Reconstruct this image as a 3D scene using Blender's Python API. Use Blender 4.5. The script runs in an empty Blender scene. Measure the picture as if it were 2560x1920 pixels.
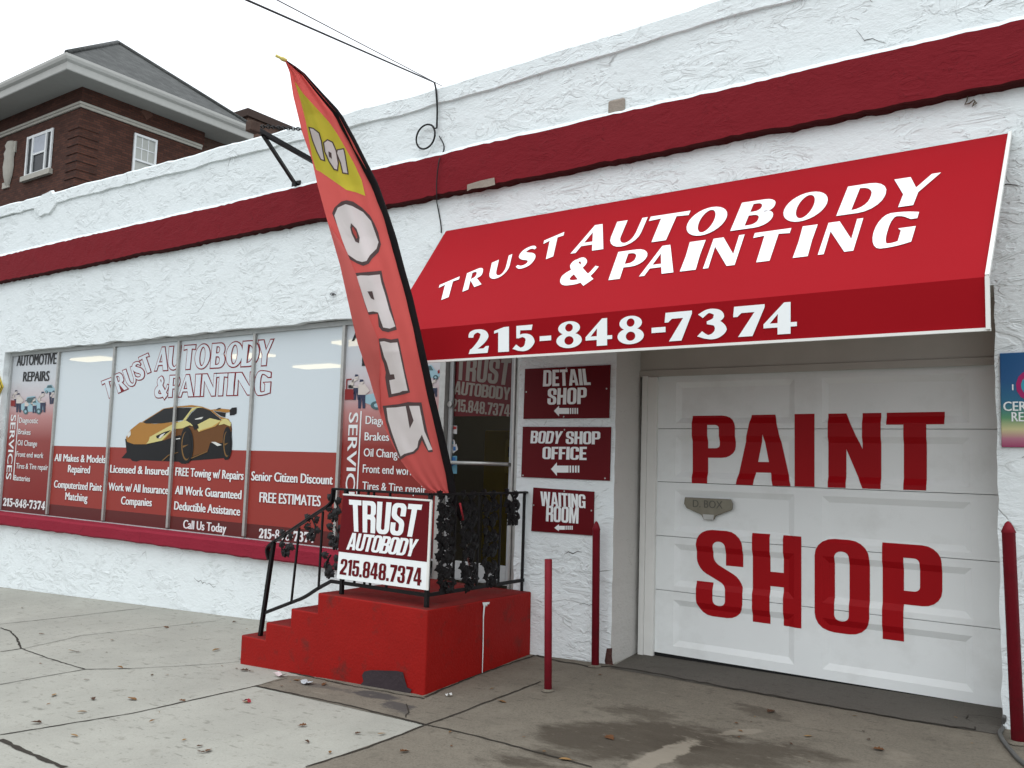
import bpy, bmesh, math, random
from mathutils import Vector, Matrix, noise as mnoise
from mathutils.geometry import tessellate_polygon
random.seed(7)
R = math.radians
S = bpy.context.scene
COL = S.collection

# ---------------------------------------------------------------- camera, sky, sun, exposure
CAM_M = [[0.8163573524634721, 0.5767355331701759, 0.03060715370208831],
         [-0.027718985438781988, 0.09205946997496649, -0.9953676264748481],
         [-0.5768815571025606, 0.8117272810290665, 0.09113994902392643]]   # right, down, forward
FPX = 2208.68
CZ = 1.65
cam = bpy.data.cameras.new('camera')
cam.sensor_width = 36.0
cam.lens = FPX / 2560 * 36.0
cam.clip_end = 600
co = bpy.data.objects.new('camera', cam)
COL.objects.link(co)
r_, d_, f_ = [Vector(v) for v in CAM_M]
co.matrix_world = Matrix(((r_.x, -d_.x, -f_.x, 0), (r_.y, -d_.y, -f_.y, 0), (r_.z, -d_.z, -f_.z, CZ), (0, 0, 0, 1)))
S.camera = co
S.view_settings.view_transform = 'Standard'
S.view_settings.look = 'None'
S.view_settings.gamma = 1
S.view_settings.exposure = 0.0

W = bpy.data.worlds.new('World')
S.world = W
W.use_nodes = True
wn = W.node_tree
bg = wn.nodes['Background']
bg.inputs['Strength'].default_value = 0.128
sky = wn.nodes.new('ShaderNodeTexSky')
sky.sky_type = 'NISHITA'
sky.sun_disc = False
sky.sun_elevation = R(52)
sky.sun_rotation = R(200)
mixw = wn.nodes.new('ShaderNodeMixRGB')
mixw.inputs[0].default_value = 0.92          # overcast: a white cloud layer over the blue, brightest overhead
wtc = wn.nodes.new('ShaderNodeTexCoord'); wsp = wn.nodes.new('ShaderNodeSeparateXYZ')
wn.links.new(wtc.outputs['Generated'], wsp.inputs[0])
wmr = wn.nodes.new('ShaderNodeMapRange'); wmr.inputs[1].default_value = 0.0; wmr.inputs[2].default_value = 1.0
wmr.inputs[3].default_value = 0.36; wmr.inputs[4].default_value = 1.0
wn.links.new(wsp.outputs[2], wmr.inputs[0])
wcl = wn.nodes.new('ShaderNodeMixRGB'); wcl.blend_type = 'MULTIPLY'; wcl.inputs[0].default_value = 1.0
wcl.inputs[1].default_value = (19.0, 19.8, 20.6, 1)
wn.links.new(wmr.outputs[0], wcl.inputs[2])
wn.links.new(wcl.outputs[0], mixw.inputs[2])
wn.links.new(sky.outputs[0], mixw.inputs[1])
wn.links.new(mixw.outputs[0], bg.inputs['Color'])
sl = bpy.data.lights.new('sun', 'SUN')
sl.energy = 0.5
sl.angle = R(50)
sl.color = (1.0, 0.97, 0.93)
so = bpy.data.objects.new('sun', sl)
COL.objects.link(so)
so.rotation_euler = (R(38), 0, R(20))

# ---------------------------------------------------------------- photo measurement: a pixel of the photograph seen on a real plane
CAMP = Vector((0, 0, CZ))
def ray(px, py):
    a, b = (px - 1280) / FPX, (py - 960) / FPX
    return a * r_ + b * d_ + f_
def onY(px, py, y):
    r = ray(px, py); return CAMP + r * (y / r.y)
def onX(px, py, x):
    r = ray(px, py); return CAMP + r * (x / r.x)
def onZ(px, py, z):
    r = ray(px, py); return CAMP + r * ((z - CZ) / r.z)
def onP(px, py, p, n):
    r = ray(px, py); return CAMP + r * ((p - CAMP).dot(n) / r.dot(n))
def dep(px, py, depth):
    return CAMP + ray(px, py) * depth

YW, YD, YG = 6.87, 7.35, 6.99        # wall face, garage door, window glass
def gz(x, y):
    xx = max(-40.0, min(x, 12.0))
    zw = -0.034 + 0.042 * (xx + 3.74) if xx < -3.74 else -0.034 + 0.0115 * (xx + 3.74)
    d = YW - y
    if d <= 0: return zw - 0.05 * max(d, -1.2)
    return zw - (0.062 * d if d < 1.6 else 0.062 * 1.6 + 0.03 * (min(d, 14) - 1.6))
def onG(px, py, up=0.0):
    z = 0.0
    for _ in range(30):
        p = onZ(px, py, z); z = 0.5 * z + 0.5 * gz(p.x, p.y)
    p = onZ(px, py, z); return Vector((p.x, p.y, z + up))

# ---------------------------------------------------------------- materials
def lin(c):
    c /= 255.0
    return c / 12.92 if c < 0.04045 else ((c + 0.055) / 1.055) ** 2.4
def srgb(r, g, b): return (lin(r), lin(g), lin(b))
MATS = {}
def mat(name, col, rough=0.7, metal=0.0, var=0.12, vscale=6.0, bump=0.0, bscale=60.0, spec=0.18, grime=None):
    if name in MATS: return MATS[name]
    m = bpy.data.materials.new(name); m.use_nodes = True
    nt = m.node_tree; N = nt.nodes; L = nt.links
    b = N['Principled BSDF']
    b.inputs['Roughness'].default_value = rough
    b.inputs['Metallic'].default_value = metal
    b.inputs['Specular IOR Level'].default_value = spec
    tc = N.new('ShaderNodeTexCoord')
    n1 = N.new('ShaderNodeTexNoise'); n1.inputs['Scale'].default_value = vscale; n1.inputs['Detail'].default_value = 6
    L.new(tc.outputs['Object'], n1.inputs['Vector'])
    mx = N.new('ShaderNodeMixRGB')
    mx.inputs[1].default_value = tuple(c * (1 - var) for c in col) + (1,)
    mx.inputs[2].default_value = tuple(min(1, c * (1 + var)) for c in col) + (1,)
    L.new(n1.outputs['Fac'], mx.inputs[0])
    out = mx.outputs[0]
    if grime:
        gcol, gamt, gscale, lo, hi = grime
        n3 = N.new('ShaderNodeTexNoise'); n3.inputs['Scale'].default_value = gscale; n3.inputs['Detail'].default_value = 8
        n3.inputs['Roughness'].default_value = 0.65
        L.new(tc.outputs['Object'], n3.inputs['Vector'])
        mr = N.new('ShaderNodeMapRange'); mr.inputs[1].default_value = lo; mr.inputs[2].default_value = hi; mr.inputs[4].default_value = gamt
        L.new(n3.outputs['Fac'], mr.inputs[0])
        m2 = N.new('ShaderNodeMixRGB'); m2.inputs[2].default_value = tuple(gcol) + (1,)
        L.new(mr.outputs[0], m2.inputs[0]); L.new(out, m2.inputs[1]); out = m2.outputs[0]
    L.new(out, b.inputs['Base Color'])
    if bump:
        n2 = N.new('ShaderNodeTexNoise'); n2.inputs['Scale'].default_value = bscale; n2.inputs['Detail'].default_value = 5
        L.new(tc.outputs['Object'], n2.inputs['Vector'])
        bp = N.new('ShaderNodeBump'); bp.inputs['Strength'].default_value = bump; bp.inputs['Distance'].default_value = 0.01
        L.new(n2.outputs['Fac'], bp.inputs['Height']); L.new(bp.outputs[0], b.inputs['Normal'])
    MATS[name] = m
    return m

def nd(nt, t, **kw):
    n = nt.nodes.new(t)
    for k, v in kw.items():
        if hasattr(n, k) and k not in n.inputs.keys(): setattr(n, k, v)
        else: n.inputs[k].default_value = v
    return n
def mth(nt, op, a, b=None, clamp=False):
    n = nt.nodes.new('ShaderNodeMath'); n.operation = op; n.use_clamp = clamp
    for i, x in enumerate((a, b)):
        if x is None: continue
        if isinstance(x, (int, float)): n.inputs[i].default_value = x
        else: nt.links.new(x, n.inputs[i])
    return n.outputs[0]

def stucco(name, col, strength=0.6, dirt_and_shade=(0.33, 0.32, 0.30), ridge=0.75, flake=0.0):
    m = bpy.data.materials.new(name); m.use_nodes = True
    nt = m.node_tree; L = nt.links; b = nt.nodes['Principled BSDF']
    b.inputs['Roughness'].default_value = 0.8; b.inputs['Specular IOR Level'].default_value = 0.12
    tc = nd(nt, 'ShaderNodeTexCoord')
    mp = nd(nt, 'ShaderNodeMapping'); mp.inputs['Scale'].default_value = (1.0, 1.0, 2.1)
    L.new(tc.outputs['Object'], mp.inputs['Vector'])
    n1 = nd(nt, 'ShaderNodeTexNoise', Scale=3.6, Detail=3.0, Roughness=0.5, Distortion=1.0)
    L.new(mp.outputs[0], n1.inputs['Vector'])
    saw = mth(nt, 'FRACT', mth(nt, 'MULTIPLY', n1.outputs['Fac'], 9.0))          # trowelled ridges with a sharp lip
    lip = mth(nt, 'POWER', saw, 5.0)
    nm = nd(nt, 'ShaderNodeTexNoise', Scale=3.4, Detail=3.0)
    L.new(tc.outputs['Object'], nm.inputs['Vector'])
    mr = nd(nt, 'ShaderNodeMapRange'); mr.inputs[1].default_value = 0.44; mr.inputs[2].default_value = 0.56
    L.new(nm.outputs['Fac'], mr.inputs[0])
    n2 = nd(nt, 'ShaderNodeTexNoise', Scale=19.0, Detail=7.0, Roughness=0.62, Distortion=0.5)
    L.new(mp.outputs[0], n2.inputs['Vector'])
    n3 = nd(nt, 'ShaderNodeTexNoise', Scale=4.0, Detail=6.0)
    L.new(tc.outputs['Object'], n3.inputs['Vector'])
    h = mth(nt, 'ADD', mth(nt, 'MULTIPLY', mth(nt, 'MULTIPLY', lip, mr.outputs[0]), ridge),
            mth(nt, 'ADD', mth(nt, 'MULTIPLY', n2.outputs['Fac'], 0.55), mth(nt, 'MULTIPLY', n3.outputs['Fac'], 1.5)))
    # sparse cracks
    nw = nd(nt, 'ShaderNodeTexNoise', Scale=3.0, Detail=5.0)
    L.new(tc.outputs['Object'], nw.inputs['Vector'])
    vm = nd(nt, 'ShaderNodeMixRGB'); vm.inputs[0].default_value = 0.12
    L.new(tc.outputs['Object'], vm.inputs[1]); L.new(nw.outputs['Color'], vm.inputs[2])
    vo = nd(nt, 'ShaderNodeTexVoronoi', feature='DISTANCE_TO_EDGE', Scale=0.75)
    L.new(vm.outputs[0], vo.inputs['Vector'])
    edge = nd(nt, 'ShaderNodeMapRange'); edge.inputs[1].default_value = 0.0; edge.inputs[2].default_value = 0.0045
    edge.inputs[3].default_value = 1.0; edge.inputs[4].default_value = 0.0
    L.new(vo.outputs['Distance'], edge.inputs[0])
    nc = nd(nt, 'ShaderNodeTexNoise', Scale=3.1, Detail=4.0)
    L.new(tc.outputs['Object'], nc.inputs['Vector'])
    cm = nd(nt, 'ShaderNodeMapRange'); cm.inputs[1].default_value = 0.58; cm.inputs[2].default_value = 0.66
    L.new(nc.outputs['Fac'], cm.inputs[0])
    crack = mth(nt, 'MULTIPLY', edge.outputs[0], cm.outputs[0])
    # specks of dirt
    ns = nd(nt, 'ShaderNodeTexNoise', Scale=16.0, Detail=8.0, Roughness=0.72)
    L.new(tc.outputs['Object'], ns.inputs['Vector'])
    sm = nd(nt, 'ShaderNodeMapRange'); sm.inputs[1].default_value = 0.63; sm.inputs[2].default_value = 0.76; sm.inputs[4].default_value = 0.55
    L.new(ns.outputs['Fac'], sm.inputs[0])
    # soft grime
    ng = nd(nt, 'ShaderNodeTexNoise', Scale=1.1, Detail=7.0, Roughness=0.62)
    L.new(tc.outputs['Object'], ng.inputs['Vector'])
    gm = nd(nt, 'ShaderNodeMapRange'); gm.inputs[1].default_value = 0.52; gm.inputs[2].default_value = 0.85; gm.inputs[4].default_value = 0.35
    L.new(ng.outputs['Fac'], gm.inputs[0])
    lip_shade = mth(nt, 'MULTIPLY', mth(nt, 'MULTIPLY', mth(nt, 'GREATER_THAN', saw, 0.94), mr.outputs[0]), 0.34)  # small shadow line of each ridge lip, painted into the colour
    c1 = nd(nt, 'ShaderNodeMixRGB'); c1.inputs[1].default_value = tuple(col) + (1,); c1.inputs[2].default_value = tuple(c * 0.8 for c in col) + (1,)
    L.new(gm.outputs[0], c1.inputs[0])
    c2 = nd(nt, 'ShaderNodeMixRGB'); c2.inputs[2].default_value = tuple(dirt_and_shade) + (1,)
    L.new(mth(nt, 'MAXIMUM', sm.outputs[0], lip_shade), c2.inputs[0]); L.new(c1.outputs[0], c2.inputs[1])
    c3 = nd(nt, 'ShaderNodeMixRGB'); c3.inputs[2].default_value = tuple(c * 0.4 for c in dirt_and_shade) + (1,)
    L.new(mth(nt, 'MULTIPLY', crack, 0.6), c3.inputs[0]); L.new(c2.outputs[0], c3.inputs[1])
    L.new(c3.outputs[0], b.inputs['Base Color'])
    h2 = mth(nt, 'SUBTRACT', h, mth(nt, 'MULTIPLY', crack, 0.6))
    bp = nd(nt, 'ShaderNodeBump', Strength=strength, Distance=0.03)
    L.new(h2, bp.inputs['Height']); L.new(bp.outputs[0], b.inputs['Normal'])
    MATS[name] = m
    return m

def concrete(name, col, dark, stain=0.4, agg=0.5, wet=None):
    m = bpy.data.materials.new(name); m.use_nodes = True
    nt = m.node_tree; L = nt.links; b = nt.nodes['Principled BSDF']
    b.inputs['Roughness'].default_value = 0.85; b.inputs['Specular IOR Level'].default_value = 0.25
    tc = nd(nt, 'ShaderNodeTexCoord')
    def nz(s, d=6.0, r=0.6, sc=None):
        n = nd(nt, 'ShaderNodeTexNoise', Scale=s, Detail=d, Roughness=r)
        if sc:
            mp = nd(nt, 'ShaderNodeMapping'); mp.inputs['Scale'].default_value = sc
            L.new(tc.outputs['Object'], mp.inputs['Vector']); L.new(mp.outputs[0], n.inputs['Vector'])
        else: L.new(tc.outputs['Object'], n.inputs['Vector'])
        return n.outputs['Fac']
    def rng(v, lo, hi, a=0.0, c=1.0):
        n = nd(nt, 'ShaderNodeMapRange'); n.inputs[1].default_value = lo; n.inputs[2].default_value = hi
        n.inputs[3].default_value = a; n.inputs[4].default_value = c
        L.new(v, n.inputs[0]); return n.outputs[0]
    def mix(f, a, c):
        n = nd(nt, 'ShaderNodeMixRGB')
        L.new(f, n.inputs[0])
        for i, x in ((1, a), (2, c)):
            if isinstance(x, tuple): n.inputs[i].default_value = x + (1,)
            else: L.new(x, n.inputs[i])
        return n.outputs[0]
    c = mix(rng(nz(1.3, 7), 0.35, 0.7), col, tuple(0.82 * x for x in col))
    c = mix(rng(nz(70, 3, 0.7), 0.45, 0.75, 0, agg), c, dark)
    c = mix(rng(nz(150, 2), 0.58, 0.75, 0, agg * 0.6), c, tuple(min(1, 1.5 * x) for x in col))
    c = mix(rng(nz(9, 6, 0.75), 0.57, 0.68, 0, stain), c, dark)
    c = mix(rng(nz(0.8, 5, 0.6), 0.42, 0.66, 0, 0.35), c, tuple(0.72 * x for x in col))
    c = mix(rng(nz(28, 4, 0.7, (0.5, 1.3, 1)), 0.64, 0.70, 0, stain * 1.3), c, tuple(0.8 * x for x in dark))
    c = mix(rng(nz(6, 4, 0.6, (1, 3.2, 1)), 0.61, 0.70, 0, stain * 0.9), c, tuple(0.6 * x for x in dark))
    c = mix(rng(nz(17, 5, 0.75, (1.6, 0.55, 1)), 0.66, 0.74, 0, stain), c, tuple(0.7 * x for x in dark))
    if wet:
        sp = nd(nt, 'ShaderNodeSeparateXYZ'); L.new(tc.outputs['Object'], sp.inputs[0])
        c = mix(rng(nz(3.1, 7, 0.7), 0.5, 0.72, 0, 0.5), c, tuple(1.2 * x for x in col))
        nA, nB = nz(1.9, 8, 0.68, (0.6, 1.3, 1)), nz(5.5, 8, 0.7, (0.8, 1.5, 1))
        for (cx, cy, rx, ry, ang, wcol, amt, soft, amp) in wet:      # stains with ragged outlines of their own
            x, y = mth(nt, 'SUBTRACT', sp.outputs[0], cx), mth(nt, 'SUBTRACT', sp.outputs[1], cy); ca, sa = math.cos(ang), math.sin(ang)
            u = mth(nt, 'DIVIDE', mth(nt, 'ADD', mth(nt, 'MULTIPLY', x, ca), mth(nt, 'MULTIPLY', y, sa)), rx)
            v = mth(nt, 'DIVIDE', mth(nt, 'SUBTRACT', mth(nt, 'MULTIPLY', y, ca), mth(nt, 'MULTIPLY', x, sa)), ry)
            d = mth(nt, 'SQRT', mth(nt, 'ADD', mth(nt, 'MULTIPLY', u, u), mth(nt, 'MULTIPLY', v, v)))
            w = mth(nt, 'SUBTRACT', mth(nt, 'MULTIPLY', nA if rx > .5 else nB, amp), d)
            c = mix(rng(w, amp * .5 - 1, amp * .5 - 1 + soft, 0, amt), c, wcol)
        c = mix(rng(nB, 0.57, 0.68, 0, 0.45), c, tuple(0.62 * x for x in col))
        c = mix(rng(nz(8, 9, 0.75, (0.6, 1.6, 1)), 0.58, 0.66, 0, 0.5), c, tuple(1.25 * x for x in col))
    L.new(c, b.inputs['Base Color'])
    hh = mth(nt, 'ADD', mth(nt, 'MULTIPLY', nz(110, 4), 0.5), nz(7, 5))
    bp = nd(nt, 'ShaderNodeBump', Strength=0.35, Distance=0.01)
    L.new(hh, bp.inputs['Height']); L.new(bp.outputs[0], b.inputs['Normal'])
    MATS[name] = m
    return m

def spot(p, q, wid, col, amt, soft, amp):
    a, b = onG(*p), onG(*q); c = (a + b) / 2; d = b - a
    return (c.x, c.y, max(.05, Vector((d.x, d.y)).length / 2), wid, math.atan2(d.y, d.x), col, amt, soft, amp)
DK, LT, SM = (0.046, 0.036, 0.025), (0.245, 0.215, 0.170), (0.045, 0.042, 0.043)
DRIVE_STAINS = [spot((1250, 1890), (1900, 1815), .42, DK, .8, .35, 3.0), spot((1500, 1900), (2150, 1880), .35, DK, .75, .4, 3.2), spot((1480, 1770), (1700, 1790), .16, DK, .55, .5, 3.0),
                spot((1800, 1760), (1990, 1800), .12, DK, .6, .5, 3.0), spot((1560, 1935), (1740, 1850), .10, LT, .8, .2, 1.6), spot((1790, 1838), (1910, 1826), .06, LT, .6, .25, 1.6),
                spot((2200, 1890), (2300, 1900), .14, LT, .4, .5, 2.5), spot((860, 1725), (1010, 1752), .09, SM, .85, .3, 1.8), spot((960, 1752), (1030, 1785), .10, SM, .8, .3, 2.2), spot((740, 1705), (860, 1728), .06, SM, .5, .4, 1.8)]
def brick(name, c1, c2, mortar, rot):
    m = bpy.data.materials.new(name); m.use_nodes = True
    nt = m.node_tree; L = nt.links; b = nt.nodes['Principled BSDF']
    b.inputs['Roughness'].default_value = 0.9; b.inputs['Specular IOR Level'].default_value = 0.2
    tc = nd(nt, 'ShaderNodeTexCoord')
    sp = nd(nt, 'ShaderNodeSeparateXYZ'); L.new(tc.outputs['Object'], sp.inputs[0])
    cb = nd(nt, 'ShaderNodeCombineXYZ')
    L.new(mth(nt, 'ADD', sp.outputs[0], sp.outputs[1]), cb.inputs[0]); L.new(sp.outputs[2], cb.inputs[1])
    br = nd(nt, 'ShaderNodeTexBrick', Scale=1.0)
    br.inputs['Color1'].default_value = tuple(c1) + (1,); br.inputs['Color2'].default_value = tuple(c2) + (1,)
    br.inputs['Mortar'].default_value = tuple(mortar) + (1,)
    br.inputs['Brick Width'].default_value = 0.22; br.inputs['Row Height'].default_value = 0.075
    br.inputs['Mortar Size'].default_value = 0.007; br.inputs['Bias'].default_value = -0.2
    L.new(cb.outputs[0], br.inputs['Vector'])
    n = nd(nt, 'ShaderNodeTexNoise', Scale=1.5, Detail=8.0); L.new(tc.outputs['Object'], n.inputs['Vector'])
    mx = nd(nt, 'ShaderNodeMixRGB', blend_type='MULTIPLY'); mx.inputs[0].default_value = 0.6
    L.new(br.outputs['Color'], mx.inputs[1]); L.new(n.outputs['Fac'], mx.inputs[2])
    bc = nd(nt, 'ShaderNodeBrightContrast'); bc.inputs['Bright'].default_value = 0.0
    L.new(mx.outputs[0], bc.inputs[0]); L.new(bc.outputs[0], b.inputs['Base Color'])
    bp = nd(nt, 'ShaderNodeBump', Strength=0.6, Distance=0.01); bp.invert = True
    L.new(br.outputs['Fac'], bp.inputs['Height']); L.new(bp.outputs[0], b.inputs['Normal'])
    MATS[name] = m
    return m

def film(name, col, trans=0.2, rough=0.25, ramp=None):
    """printed see-through window film behind the shop glass"""
    m = bpy.data.materials.new(name); m.use_nodes = True
    nt = m.node_tree; L = nt.links; b = nt.nodes['Principled BSDF']
    b.inputs['Base Color'].default_value = tuple(col) + (1,)
    b.inputs['Roughness'].default_value = rough; b.inputs['Specular IOR Level'].default_value = 0.35
    tc = nd(nt, 'ShaderNodeTexCoord')
    if ramp:
        sp = nd(nt, 'ShaderNodeSeparateXYZ'); L.new(tc.outputs['Object'], sp.inputs[0])
        mr = nd(nt, 'ShaderNodeMapRange'); mr.inputs[1].default_value = ramp[0]; mr.inputs[2].default_value = ramp[1]
        L.new(sp.outputs[2], mr.inputs[0])
        cr = nd(nt, 'ShaderNodeValToRGB')
        els = cr.color_ramp.elements
        while len(els) < len(ramp[2]): els.new(0.5)
        for e, (p, c) in zip(els, ramp[2]): e.position = p; e.color = tuple(c) + (1,)
        L.new(mr.outputs[0], cr.inputs[0]); L.new(cr.outputs[0], b.inputs['Base Color'])
    if trans:
        tr = nd(nt, 'ShaderNodeBsdfTransparent'); ms = nd(nt, 'ShaderNodeMixShader'); ms.inputs[0].default_value = 1 - trans
        L.new(tr.outputs[0], ms.inputs[1]); L.new(b.outputs[0], ms.inputs[2])
        L.new(ms.outputs[0], nt.nodes['Material Output'].inputs[0])
    MATS[name] = m
    return m

def emis(name, col, s):
    m = bpy.data.materials.new(name); m.use_nodes = True
    b = m.node_tree.nodes['Principled BSDF']
    b.inputs['Base Color'].default_value = (0.8, 0.8, 0.8, 1)
    b.inputs['Emission Color'].default_value = tuple(col) + (1,); b.inputs['Emission Strength'].default_value = s
    MATS[name] = m; return m

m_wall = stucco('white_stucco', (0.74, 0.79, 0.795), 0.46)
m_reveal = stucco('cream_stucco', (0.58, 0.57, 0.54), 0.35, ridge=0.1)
m_band = stucco('red_stucco', (0.175, 0.0105, 0.0165), 0.4, (0.06, 0.008, 0.01), ridge=0.3)
m_sill = stucco('sill_red', (0.235, 0.016, 0.033), 0.4, (0.10, 0.01, 0.015), ridge=0.15)
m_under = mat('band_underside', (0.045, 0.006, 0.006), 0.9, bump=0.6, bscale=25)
m_bare = mat('bare_mortar', (0.30, 0.26, 0.22), 0.95, bump=0.8, bscale=40, var=0.3)
m_step = mat('red_step_paint', (0.27, 0.0085, 0.0065), 0.55, spec=0.12, var=0.13, vscale=3.5, bump=0.35, bscale=55, grime=((0.10, 0.022, 0.018), 0.75, 4.5, 0.56, 0.72))
m_steptop = mat('red_step_top', (0.16, 0.012, 0.011), 0.75, spec=0.1, var=0.2, vscale=5, bump=0.3, bscale=60, grime=((0.10, 0.045, 0.035), 0.7, 4, 0.5, 0.75))
m_patch = mat('grey_patch', (0.040, 0.030, 0.034), 0.9, bump=0.6, bscale=30, var=0.3)
m_awn = mat('awning_vinyl', (0.30, 0.0075, 0.013), 0.55, var=0.07, vscale=1.2, bump=0.08, bscale=400, spec=0.03)
m_val = mat('valance_vinyl', (0.275, 0.0055, 0.010), 0.55, var=0.05, vscale=2, bump=0.08, bscale=400, spec=0.04)
m_white = mat('white_vinyl', (0.80, 0.83, 0.83), 0.45, var=0.03)
m_trim = mat('white_trim', (0.72, 0.72, 0.69), 0.5, var=0.08)
m_redv = mat('red_vinyl', (0.33, 0.0055, 0.009), 0.35, var=0.05, spec=0.10)
m_maroon = mat('maroon_board', (0.115, 0.0045, 0.008), 0.5, var=0.05, spec=0.12)
m_door = mat('garage_white', (0.77, 0.795, 0.785), 0.45, var=0.05, vscale=2, bump=0.06, bscale=120, grime=((0.5, 0.5, 0.47), 0.35, 2.5, 0.5, 0.75))
m_black = mat('black_iron', (0.007, 0.006, 0.0065), 0.45, spec=0.22, var=0.3, vscale=30, bump=0.2, bscale=80)
m_seal = mat('rubber_seal', (0.012, 0.012, 0.012), 0.8)
m_dark = mat('dark_gap', (0.03, 0.027, 0.024), 0.9)
m_alu = mat('old_aluminium', (0.42, 0.42, 0.40), 0.45, metal=0.6, var=0.2, vscale=20)
m_alupaint = mat('painted_frame', (0.40, 0.42, 0.42), 0.5, var=0.15, vscale=15)
m_boll = mat('bollard_red', (0.20, 0.0115, 0.021), 0.55, spec=0.15, var=0.18, vscale=10, bump=0.25, bscale=60, grime=((0.10, 0.02, 0.02), 0.5, 9, 0.55, 0.75))
m_walk = concrete('sidewalk_concrete', (0.345, 0.341, 0.300), (0.17, 0.160, 0.130), 0.6, 0.32)
m_drive = concrete('driveway_concrete', (0.172, 0.152, 0.120), (0.055, 0.045, 0.034), 0.5, 0.6, DRIVE_STAINS)
m_apron = concrete('apron_concrete', (0.105, 0.096, 0.082), (0.04, 0.036, 0.03), 0.5, 0.5)
m_joint = mat('pavement_joint_dirt', (0.035, 0.030, 0.024), 0.95, var=0.4, vscale=20, bump=0.5, bscale=90)
m_roadm = concrete('asphalt', (0.055, 0.055, 0.055), (0.02, 0.02, 0.02), 0.3, 0.5)
m_brick = brick('dark_brick', (0.135, 0.055, 0.038), (0.075, 0.033, 0.025), (0.050, 0.040, 0.035), 0)
m_brick2 = brick('brown_brick', (0.20, 0.115, 0.085), (0.13, 0.075, 0.055), (0.16, 0.13, 0.11), 0)
m_stone = mat('limestone', (0.40, 0.385, 0.34), 0.85, var=0.15, bump=0.3, bscale=20)
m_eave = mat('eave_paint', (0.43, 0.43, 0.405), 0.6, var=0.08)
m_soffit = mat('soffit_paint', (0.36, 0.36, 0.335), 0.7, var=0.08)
m_wframe = mat('white_window_frame', (0.72, 0.74, 0.74), 0.5)
m_wire = mat('black_cable', (0.012, 0.012, 0.013), 0.5)
m_wireg = mat('grey_wire', (0.09, 0.09, 0.095), 0.5)

def shingle():
    m = bpy.data.materials.new('roof_shingle'); m.use_nodes = True
    nt = m.node_tree; L = nt.links; b = nt.nodes['Principled BSDF']; b.inputs['Roughness'].default_value = 0.95
    tc = nd(nt, 'ShaderNodeTexCoord')
    sp = nd(nt, 'ShaderNodeSeparateXYZ'); L.new(tc.outputs['Object'], sp.inputs[0])
    cb = nd(nt, 'ShaderNodeCombineXYZ'); L.new(sp.outputs[1], cb.inputs[0]); L.new(mth(nt, 'MULTIPLY', sp.outputs[2], 1.6), cb.inputs[1])
    br = nd(nt, 'ShaderNodeTexBrick', Scale=1.0)
    br.inputs['Color1'].default_value = (0.080, 0.083, 0.080, 1); br.inputs['Color2'].default_value = (0.052, 0.055, 0.053, 1); br.inputs['Mortar'].default_value = (0.042, 0.044, 0.043, 1)
    br.inputs['Brick Width'].default_value = 0.32; br.inputs['Row Height'].default_value = 0.16; br.inputs['Mortar Size'].default_value = 0.012
    L.new(cb.outputs[0], br.inputs['Vector'])
    n = nd(nt, 'ShaderNodeTexNoise', Scale=3.0, Detail=6.0); L.new(tc.outputs['Object'], n.inputs['Vector'])
    mx = nd(nt, 'ShaderNodeMixRGB', blend_type='OVERLAY'); mx.inputs[0].default_value = 0.5
    L.new(br.outputs['Color'], mx.inputs[1]); L.new(n.outputs['Fac'], mx.inputs[2]); L.new(mx.outputs[0], b.inputs['Base Color'])
    return m
m_shingle = shingle()

def glass(name, tint, trans):
    m = bpy.data.materials.new(name); m.use_nodes = True
    nt = m.node_tree; L = nt.links; b = nt.nodes['Principled BSDF']
    b.inputs['Base Color'].default_value = tuple(tint) + (1,); b.inputs['Roughness'].default_value = 0.04; b.inputs['IOR'].default_value = 1.22
    tr = nd(nt, 'ShaderNodeBsdfTransparent'); ms = nd(nt, 'ShaderNodeMixShader'); ms.inputs[0].default_value = 1 - trans
    L.new(tr.outputs[0], ms.inputs[1]); L.new(b.outputs[0], ms.inputs[2])
    L.new(ms.outputs[0], nt.nodes['Material Output'].inputs[0]); return m
m_glass = glass('door_glass', (0.008, 0.008, 0.007), 0.72)
m_hglass = glass('house_glass', (0.02, 0.025, 0.03), 0.3)

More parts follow.
